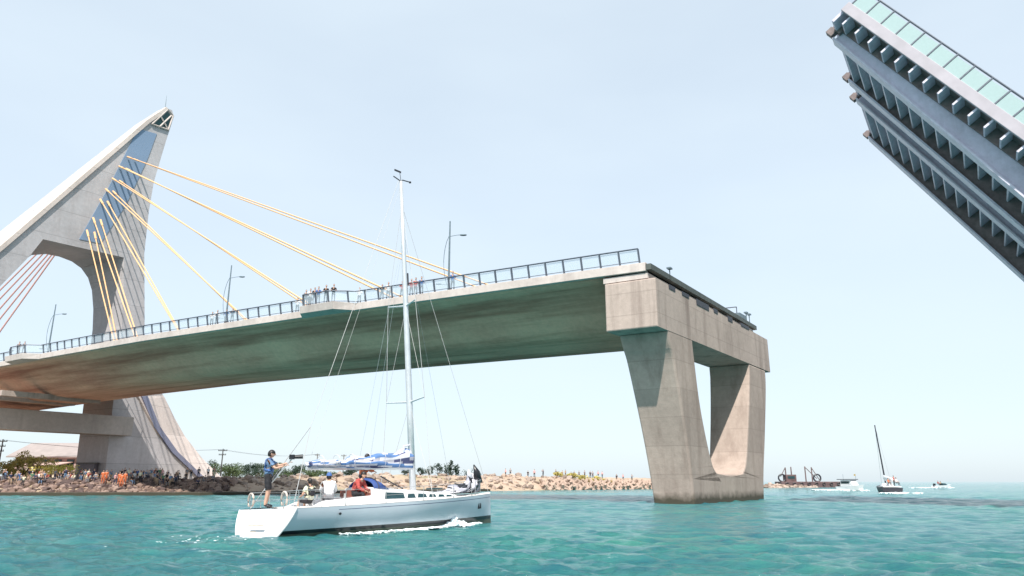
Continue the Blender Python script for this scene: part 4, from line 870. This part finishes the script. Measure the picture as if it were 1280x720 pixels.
for i, (px, y, w_) in enumerate([(526, 583, 12), (537, 579, 16), (549, 577, 15), (561, 578, 18), (566, 574, 16), (580, 586, 22), (594, 586, 22), (508, 586, 20)]):
    tree(px, y, 236 + random.uniform(-6, 6), w_, M_LEAFD, 'slender dark tree on the skyline behind the yacht mast' if i < 5 else 'low dark bush on the skyline behind the yacht bow', g2 if i < 5 else 'low dark bushes behind the yacht bow', n=450, bare=.3 if i < 5 else .05)
def bush(px, py, Y, w_, h_, mat, label, group=None):
    t = at(px, py, Y); b = Vector((t.x, t.y, gz(t.x, t.y))); o = MB(); leaf_crown(o, Vector((0, 0, h_ * .45)), (w_, w_, h_ * .6), 700, .22, clumps=10)
    x = o.build('bush', mat, None, fix=False); x.location = b; tag(x, label, 'bush', group)
for px in (702, 716, 730, 744, 755): bush(px, 592, 200, 2.6, 1.5, M_LEAFY, 'low yellowish bush on the crest of the tetrapod breakwater', 'yellowish bushes on the breakwater')
# ------------------------------------------------------------------ house group
def gable(parent, x0, x1, Y0, Y1, zb, ze, zr, mw, mr, over=1.2, nwin=6, ridge='x'):
    mb = MB(); ym = (Y0 + Y1) / 2
    mb.loft([[Vector((x, Y0, zb)), Vector((x, Y1, zb)), Vector((x, Y1, ze)), Vector((x, ym, zr - .3)), Vector((x, Y0, ze))] for x in (x0, x1)]); mb.build('wall', mw, parent)
    mb = MB()
    for s, Ye in ((-1, Y0), (1, Y1)):
        sl = (zr - ze) / (ym - Y0); e = Ye + s * over; z_e = ze - over * sl + .15
        mb.loft([[Vector((x, e, z_e)), Vector((x, ym, zr + .15)), Vector((x, ym, zr - .1)), Vector((x, e, z_e - .28))] for x in (x0 - over * 1.4, x1 + over * 1.4)])
    mb.build('roof', mr, parent)
    for k in range(nwin):
        xc = x0 + (x1 - x0) * (k + .5) / nwin; ww = (x1 - x0) / nwin * .3; zc = ze - 1.9
        mb = MB(); mb.box((xc, Y0 - .04, zc), (ww, .08, .8)); f = mb.build('window', M_DARKPAINT, parent)
        mb = MB(); mb.box((xc, Y0 - .14, zc), (ww * .8, .015, .65)); mb.build('pane', M_WINDOW, f)
a = at(38, 556, 195); b = at(118, 560, 195); z0 = gz(a.x, a.y) - .3
hs = thing('house', Vector(((a.x + b.x) / 2, 195, z0)), 'pale roofed pavilion house with a veranda on the shore behind the trees', 'house')
gable(hs, a.x, b.x + 2, 190, 206, z0, 8.6, 11.9, M_WALL, M_ROOF)
mb = MB(); mb.loft([[Vector((x, 183, 6.0)), Vector((x, 189.9, 6.9)), Vector((x, 189.9, 6.7)), Vector((x, 183, 5.8))] for x in (a.x + 6, b.x - 2)]); mb.build('veranda_roof', M_ROOF2, hs)
for k in range(7):
    x = a.x + 6.5 + (b.x - a.x - 9) * k / 6; mb = MB(); mb.box((x, 183.4, (z0 + 5.85) / 2), (.22, .22, (5.85 - z0) / 2)); mb.build('column', M_WALL2, hs)
c = at(98, 563, 215); d = at(132, 546, 215)
h2 = thing('house', Vector((c.x + 6, 218, z0)), 'taller beige gabled building partly hidden behind the tower leg', 'house')
mb = MB(); 
mb.loft([[Vector((c.x, y, z0)), Vector((d.x + 9, y, z0)), Vector((d.x + 9, y, 10.5)), Vector((d.x + 1, y, 14.6)), Vector((c.x, y, 10.2))] for y in (212, 226)]); mb.build('wall', M_WALL2, h2)
mb = MB(); mb.loft([[Vector((c.x - 1.5, y, 9.9)), Vector((d.x + 1, y, 15.0)), Vector((d.x + 10.5, y, 10.2)), Vector((d.x + 10.5, y, 9.9)), Vector((d.x + 1, y, 14.65)), Vector((c.x - 1.5, y, 9.6))] for y in (211, 227)]); mb.build('roof', M_ROOF2, h2)
for k in range(4): mb = MB(); mb.box((c.x + 2 + k * 2.6, 211.95, 8.0), (.7, .07, .9)); mb.build('window', M_WINDOW, h2)
e = at(107, 600, 150); kb = thing('kiosk', Vector((e.x, 150, gz(e.x, 150))), 'grey flat roofed kiosk on the shore left of the tower leg', 'kiosk')
mb = MB(); mb.box((e.x, 151, 3.6), (1.6, 1.6, 1.9)); mb.build('wall', simple('kiosk_grey', (.2, .18, .2), .8), kb); mb = MB(); mb.box((e.x, 151, 5.6), (1.9, 1.9, .12)); mb.build('roof', M_POLE, kb); mb = MB(); mb.box((e.x + .2, 149.36, 3.8), (.7, .06, .6)); mb.build('window', M_WINDOW, kb)
# ------------------------------------------------------------------ utility poles
POLES = []
def upole(px, pyt, Y, label, arms=2, wpx=10):
    t = at(px, pyt, Y); bz = gz(t.x, t.y) - .2; base = Vector((t.x, t.y, bz)); U = thing('utility_pole', base, label, 'utility pole')
    mb = MB(); mb.tube([base, Vector((t.x, t.y, t.z))], [.2, .13], 7); mb.build('pole', M_POLE, U); hw = wpx / F * Y * .5
    for k in range(arms):
        z = t.z - .5 - k * 1.1; mb = MB(); mb.box((t.x, t.y - .15, z), (hw * (1 - .2 * k), .07, .09)); mb.build('crossarm', M_POLE, U)
        for s in (-.9, -.4, .4, .9): mb = MB(); mb.tube([Vector((t.x + s * hw * (1 - .2 * k), t.y - .15, z)), Vector((t.x + s * hw * (1 - .2 * k), t.y - .15, z + .35))], .07, 5); mb.build('insulator', M_DARKPAINT, U)
    POLES.append(Vector((t.x, t.y - .15, t.z - .2)))
upole(4, 549, 170, 'wooden utility pole with crossarms at the far left edge', 3, 12)
upole(279, 561, 200, 'utility pole with crossarm on the bank right of the tower leg', 2, 11)
upole(397, 567, 240, 'small distant utility pole on the skyline just left of the boom', 1, 6)
upole(430, 568, 250, 'small distant utility pole seen just above the yacht boom', 1, 6)
for (p, q) in ((POLES[0], POLES[1]), (POLES[1], POLES[2])):
    for s in (-.5, .5):
        mb = MB(); mb.tube([p + (q - p) * t + Vector((s, 0, -3.0 * 4 * t * (1 - t) * .35)) for t in np.linspace(0, 1, 17)], .022, 4)
        tag(mb.build('power_line', M_DARKPAINT), 'thin overhead power line strung between the utility poles on the shore', 'power line', 'power lines along the shore')
# ------------------------------------------------------------------ spectators
def face(p, tgt=Vector((0, 0, 0))): return math.atan2(tgt.y - p.y, tgt.x - p.x) - math.pi / 2
tops = ['white', 'black', 'black', 'grey', 'navy', 'grey', 'navy', 'red', 'pink', 'blue', 'tan', 'cream', 'green', 'denim', 'black']
zones = [(0, 45, 'at the far left edge of the shore'), (45, 92, 'on the rocks below the house porch'), (92, 128, 'on the rocks left of the tower leg'), (128, 180, 'in front of the tower leg'), (180, 232, 'at the curved right side of the tower leg'), (232, 272, 'near the tip of the tower buttress')]
PW = dict(sit='sitting', sitlean='hunched over', stand='standing', photo='taking a picture', walk='walking')
n = 0
for i in range(112):
    px = random.uniform(2, 270) if i % 4 else random.uniform(100, 215)
    zone = next(z for a0, a1, z in zones if a0 <= px < a1 or (a1 == 272 and px >= 232)); row = random.random()
    Y = 116 + random.choice([random.uniform(4, 7), random.uniform(8, 12), random.uniform(13, 20)]) - 2 * (px < 60)
    pose = random.choice(['sit', 'sit', 'sitlean', 'stand', 'photo', 'walk']) if Y < 128 else random.choice(['stand', 'photo', 'stand', 'walk', 'stand'])
    X = (px - 640) / F * (Y * .966); z = gz(X, Y) + (.18 if 'sit' in pose else .06); top = random.choice(tops); bot = random.choice(['black', 'denim', 'navy', 'tan', 'grey'])
    p = Vector((X, Y, z)); crowd(pose, p, face(p) + random.uniform(-.7, .7), top, bot, f'{PW[pose]} person in {top} top {zone}', 'spectators along the left shore', hat=random.choice([None, None, None, 'white', 'tan']))
for px, y, Y in ((128, 0, 120), (132, 0, 121), (152, 0, 118), (156, 0, 119), (149, 0, 119.5)):
    X = (px - 640) / F * (Y * .966); p = Vector((X, Y, gz(X, Y) + .4)); crowd('stand', p, face(p), 'orange', 'orange', 'standing person in full orange outfit ' + ('just left of the tower leg' if px < 140 else 'in front of the tower leg'), 'people in orange on the left shore', scale=1.25)
for px in (632, 638, 660, 668, 679, 695, 703, 707, 714, 718, 724, 731, 738, 741, 748, 753, 771, 779, 790):
    Y = 176 + (px - 632) * .22; X = (px - 640) / F * (Y * .966)
    sd_ = 14 if px < 765 else 6
    Y = max((Y_ for Y_ in range(150, 260)), key=lambda Y_: min(sd_, float(sdist(np.array([(px - 640) / F * (Y_ * .966)]), np.array([float(Y_)]))[0])) - Y_ * .001); X = (px - 640) / F * (Y * .966)
    top = random.choice(['black', 'grey', 'navy', 'tan', 'pink']); p = Vector((X, Y, gz(X, Y))); zone = 'left part of the breakwater crest' if px < 690 else 'breakwater crest by yellowish bushes' if px < 765 else 'breakwater end near the pier'
    pose = random.choice(['stand', 'photo', 'stand', 'walk']); crowd(pose, p, face(p) + random.uniform(-1, 1), top, 'black', f'{PW[pose]} person in {top} top, {zone}', 'people on the breakwater')
BP = [(38.2, -1), (39.4, -1), (40.6, -1), (41.2, -1), (41.9, -1), (42.6, -1), (36.2, 1), (44.2, 1), (32.8, 1), (31.9, 1), (29.9, 1), (29.3, 1), (28.6, 1), (28.0, 1), (27.2, 1), (59.2, 1), (58.0, 1), (61, 1), (62, 1), (104, -1), (105.6, -1), (46.2, 1), (23.0, 1)]
for a_, s in BP:
    b_ = -1.25 if s < 0 else .75; red = 27.5 < a_ < 30.5; top = 'red' if red else random.choice(['navy', 'black', 'blue', 'grey', 'white'])
    p = P(a_, b_, zf(a_) + (.845 if s < 0 else .76)); wh = ('on the lookout balcony near the middle of the bridge' if 36 < a_ < 45 and s < 0 else 'on the bridge balcony left of the tower' if a_ > 100 else 'at the railing left of the yacht mast' if a_ > 26 and a_ < 34 else 'behind the bridge railing beside the left lamp' if a_ > 57 else 'behind the bridge railing')
    if red: wh += ', among the red group'
    if a_ in (46.2, 44.2, 36.2, 23.0): wh = {46.2: 'behind the bridge railing left of the balcony', 44.2: 'at the left end of the lookout balcony', 36.2: 'at the right end of the lookout balcony', 23.0: 'behind the bridge railing below the right lamp'}[a_]
    crowd('rail', p, face(p), top, 'black', f'person in {top} top {wh}', 'spectators at the bridge railing', scale=1.25)
# ------------------------------------------------------------------ distant craft
# motor cruiser
q = atz(1064, 613.5, 0); cz = math.radians(-72)
mc = thing('motor_cruiser', Vector((q.x, q.y, 0)), 'white cabin motor cruiser with dark canopy far behind the pier', 'motor boat', rot=(0, 0, cz)); mc.scale = (.8, .8, .8)
def loc_loft(mb, secs): mb.loft(secs)
def boat_hull(parent, L, bm_, fb, mats, name='hull', boot=True):
    mb = MB(); xs = np.linspace(0, 1, 15); rg = []
    for t in xs:
        w_ = bm_ / 2 * (1 - max(0, (t - .45) / .55) ** 2.3) + .01; sh = fb * (1 + .5 * t * t); rake = .08 * L * t * t
        rg.append([Vector((t * L - L / 2 + rake * k, s * w_ * kk, z)) for s, k, kk, z in ((-1, 1, 1, sh), (-1, .5, .93, sh * .45), (-1, .2, .85, .08), (-1, 0, .4, -.3), (1, 0, .4, -.3), (1, .2, .85, .08), (1, .5, .93, sh * .45), (1, 1, 1, sh))])
    mb.loft(rg); 
    for i in range(len(mb.f)):
        if len(mats) > 1 and i < 14 * 8 and (i % 8) in (1, 2, 4, 5): mb.m[i] = 1 if (i % 8) in (2, 4) or len(mats) > 2 else 0
    return mb.build(name, mats, parent, world=False)
boat_hull(mc, 8.5, 3.0, 1.15, [M_WHITE, M_DARKPAINT])
mb = MB(); mb.loft([[Vector((x, -w_, 1.1)), Vector((x, w_, 1.1)), Vector((x, w_ * .85, z)), Vector((x, -w_ * .85, z))] for x, w_, z in ((-2.6, 1.2, 2.9), (1.0, 1.2, 2.9), (2.2, 1.0, 1.6))]); mb.build('cabin', M_WHITE, mc, world=False)
mb = MB(); mb.box((-1.0, 0, 3.1), (2.6, 1.4, .09)); mb.build('canopy', M_DARKPAINT, mc, world=False)
for s in (-1, 1): mb = MB(); mb.box((-.8, s * 1.11, 2.25), (1.5, .06, .3)); mb.build('side_window', M_WINDOW, mc, world=False)
mb = MB(); mb.box((-2.63, 0, 2.1), (.05, .7, .5)); mb.build('rear_window', M_WINDOW, mc, world=False)
for x in (-3.4, 1.4):
    mb = MB(); mb.tube([Vector((x, .8, 1.1)), Vector((x, .8, 4.6))], .04, 5); mb.build('flag_pole', M_LAMP, mc, world=False)
mb = MB(); mb.box((1.15, .8, 4.3), (.3, .02, .22)); mb.build('flag', simple('flag_yellow', (.7, .45, .1), .8), mc, world=False)
mb = MB(); mb.tube([Vector((x, s, 1.7)) for x, s in ((-4, -1.2), (-4, 1.2))], .03, 5); mb.tube([Vector((4.1, 0, 2.2)), Vector((2, -1.2, 2.0)), Vector((-3, -1.4, 1.8))], .03, 5); mb.build('rail', M_STAIN, mc, world=False)
# small keelboat with dark mast
q = atz(1110, 616.5, 0); kb2 = thing('small_sailboat', Vector((q.x, q.y, 0)), 'small dark hulled sailboat with leaning bare mast sailing away at right', 'sailboat', rot=(math.radians(0), 0, math.radians(75)))
boat_hull(kb2, 8.0, 3.3, .95, [M_DARKPAINT, M_DARKPAINT])
mb = MB(); mb.loft([[Vector((x, -w_, .9)), Vector((x, w_, .9)), Vector((x, w_ * .7, z)), Vector((x, -w_ * .7, z))] for x, w_, z in ((-.6, 1.1, 1.75), (1.4, 1.0, 1.7), (2.8, .5, 1.3))]); mb.build('cabin_trunk', M_WHITE, kb2, world=False)
mb = MB(); mb.box((-1.9, 0, 1.16), (2.0, 1.45, .1)); mb.build('deck', M_WHITE, kb2, world=False)
mb = MB(); mb.tube([Vector((.6, .0, .9)), Vector((.2, .7, 12.0))], [.14, .10], 7); mb.build('mast', M_DARKPAINT, kb2, world=False)
mb = MB(); mb.tube([Vector((.5, .2, 2.2)), Vector((-2.8, -.4, 2.1))], .09, 6); mb.build('boom', M_ALU, kb2, world=False)
mb = MB(); mb.loft([[Vector((.45 - 3.1 * t, .2 - .6 * t + math.cos(a_) * .2, 2.4 + .3 * (1 - t) + math.sin(a_) * (.45 - .25 * t))) for a_ in np.linspace(0, 5.6, 9)] for t in np.linspace(0, 1, 9)]); mb.build('sail_bundle', M_WHITE, kb2, world=False)
wire2 = MB(); wire2.tube([Vector((.2, .7, 12.0)), Vector((4.2, 0, 1.4))], .02, 4); wire2.build('forestay', M_STAIN, kb2, world=False)
wire2 = MB(); wire2.tube([Vector((.2, .7, 12.0)), Vector((-3.9, 0, 1.2))], .02, 4); wire2.build('backstay', M_STAIN, kb2, world=False)
bp_ = Vector((q.x, q.y, 0))
for dx, dy, top, ps in ((-1.0, -2.6, 'orange', 'sit'), (.2, -2.2, 'red', 'stand'), (-.3, -1.2, 'tan', 'sit'), (.9, -1.6, 'white', 'sit')):
    p = bp_ + Vector((dx, dy, 1.2 if ps == 'stand' else 1.3)); crowd(ps, p, face(p) + 1, top, 'black', f'{PW[ps]} person in {top} top aboard the small dark sailboat', 'crew of the small sailboat', scale=1.1)
# speedboat far right
q = atz(1178, 610, 0); sb = thing('speedboat', Vector((q.x, q.y, 0)), 'tiny white speedboat near the horizon at far right', 'speedboat', rot=(0, 0, math.radians(15)))
boat_hull(sb, 6.5, 2.4, .75, [M_WHITE, M_WHITE]); mb = MB(); mb.loft([[Vector((x, -.8, .8)), Vector((x, .8, .8)), Vector((x, .65, z)), Vector((x, -.65, z))] for x, z in ((-.3, 1.5), (.8, 1.45), (1.5, 1.0))]); mb.build('windscreen', M_WINDOW, sb, world=False)
mb = MB(); mb.box((-3.0, 0, .9), (.25, .3, .5)); mb.build('outboard_motor', M_BLACK, sb, world=False)
for dx, top in ((-1.2, 'red'), (-.4, 'tan')): p = Vector((q.x + dx, q.y, .75)); crowd('sit', p, -1.2, top, 'black', f'sitting person in {top} top aboard the tiny speedboat', 'people aboard the speedboat', scale=1.2)
def wake(x, y, L, wd, ang, n, lab):
    mb = MB(); d = Vector((math.cos(ang), math.sin(ang), 0)); s_ = Vector((-d.y, d.x, 0))
    for _ in range(n):
        t = random.random(); p = Vector((x, y, 0)) - d * L * (t - .3) + s_ * random.gauss(0, wd * (.3 + t)); r = random.uniform(.1, .35); mb.blob(p + UZ * .08, (r * 2, r * 2, r * .5), sub=1, jit=.3)
    tag(mb.build('wake_foam', M_FOAM, fix=False), lab, 'foam', kind='stuff')
wake(sb.location.x, sb.location.y, 16, .8, math.radians(15), 170, 'white wake around the tiny speedboat')
wake(mc.location.x, mc.location.y, 12, 1.2, math.radians(-62), 130, 'white wake around the motor cruiser')
wake(kb2.location.x, kb2.location.y - 3, 5, 1.4, math.radians(75), 80, 'thin wash behind the small dark sailboat')
# crane barge at the breakwater tip
q = atz(1000, 609, 0); cb = thing('crane_barge', Vector((q.x, q.y, 0)), 'dark work barge with crane frames and tyres behind the pier', 'barge'); bx_, by_ = q.x, q.y
M_RUST = simple('rusty_steel', (.13, .08, .08), .8, 0, .4, 1)
mb = MB(); mb.box((bx_ + 3, by_, .9), (11, 3.5, 1.1)); mb.build('hull', M_RUST, cb, bevel=.15)
mb = MB(); mb.box((bx_ - 3.5, by_, 3.2), (1.9, 1.6, 1.3)); mb.build('deckhouse', M_RUST, cb); mb = MB(); mb.box((bx_ - 3.5, by_ - 1.63, 3.5), (1.3, .05, .45)); mb.build('window', M_WINDOW, cb)
for x in (-5.3, -3.2, 2.0, 4.4):
    mb = MB(); mb.tube([Vector((bx_ + x, by_ - 1.2, 1.9)), Vector((bx_ + x + .5, by_, 7.6 - .1 * abs(x)))], .2, 6); mb.tube([Vector((bx_ + x + 1, by_ + 1.2, 1.9)), Vector((bx_ + x + .5, by_, 7.6 - .1 * abs(x)))], .2, 6)
    for k in range(4): z = 2.8 + k * 1.1; mb.tube([Vector((bx_ + x + .1 * k, by_ - 1 + .2 * k, z)), Vector((bx_ + x + 1 - .1 * k, by_ + 1 - .2 * k, z))], .09, 4)
    mb.build('crane_frame', M_RUST, cb)
for p0, p1 in (((-4.8, 7.0), (-6.8, 3.8)), ((2.5, 7.2), (6.6, 3.0)), ((4.9, 7.0), (7.6, 2.4))):
    mb = MB(); mb.tube([Vector((bx_ + p0[0], by_, p0[1])), Vector((bx_ + p1[0], by_, p1[1]))], .14, 5); mb.build('jib', M_RUST, cb)
for x in (-6.5, 6.5): mb = MB(); mb.tube([Vector((bx_ + x + 1.3 * math.cos(a_), by_ - .5, 3.3 + 1.3 * math.sin(a_))) for a_ in np.linspace(0, 6.283, 17)], .3, 6); mb.build('cable_drum', M_DARKPAINT, cb)
for x in np.arange(-6, 13, 2.7): mb = MB(); mb.tube([Vector((bx_ + x + .5 * math.cos(a_), by_ - 3.6, 1.1 + .5 * math.sin(a_))) for a_ in np.linspace(0, 6.283, 13)], .16, 6); mb.build('tyre_fender', M_BLACK, cb)
q = atz(1032, 606, 0); pn = thing('pontoon', Vector((q.x, q.y, 0)), 'low dark pontoon float between the barge and the motor cruiser', 'pontoon')
mb = MB(); mb.box((q.x, q.y, .5), (9, 1.5, .45)); mb.build('float', M_RUST, pn, bevel=.1)
for x in (-7, -2.5, 2.5, 7): mb = MB(); mb.tube([Vector((q.x + x, q.y - 1.2, .9)), Vector((q.x + x, q.y - 1.2, 1.9))], .12, 5); mb.build('bollard', M_RUST, pn)
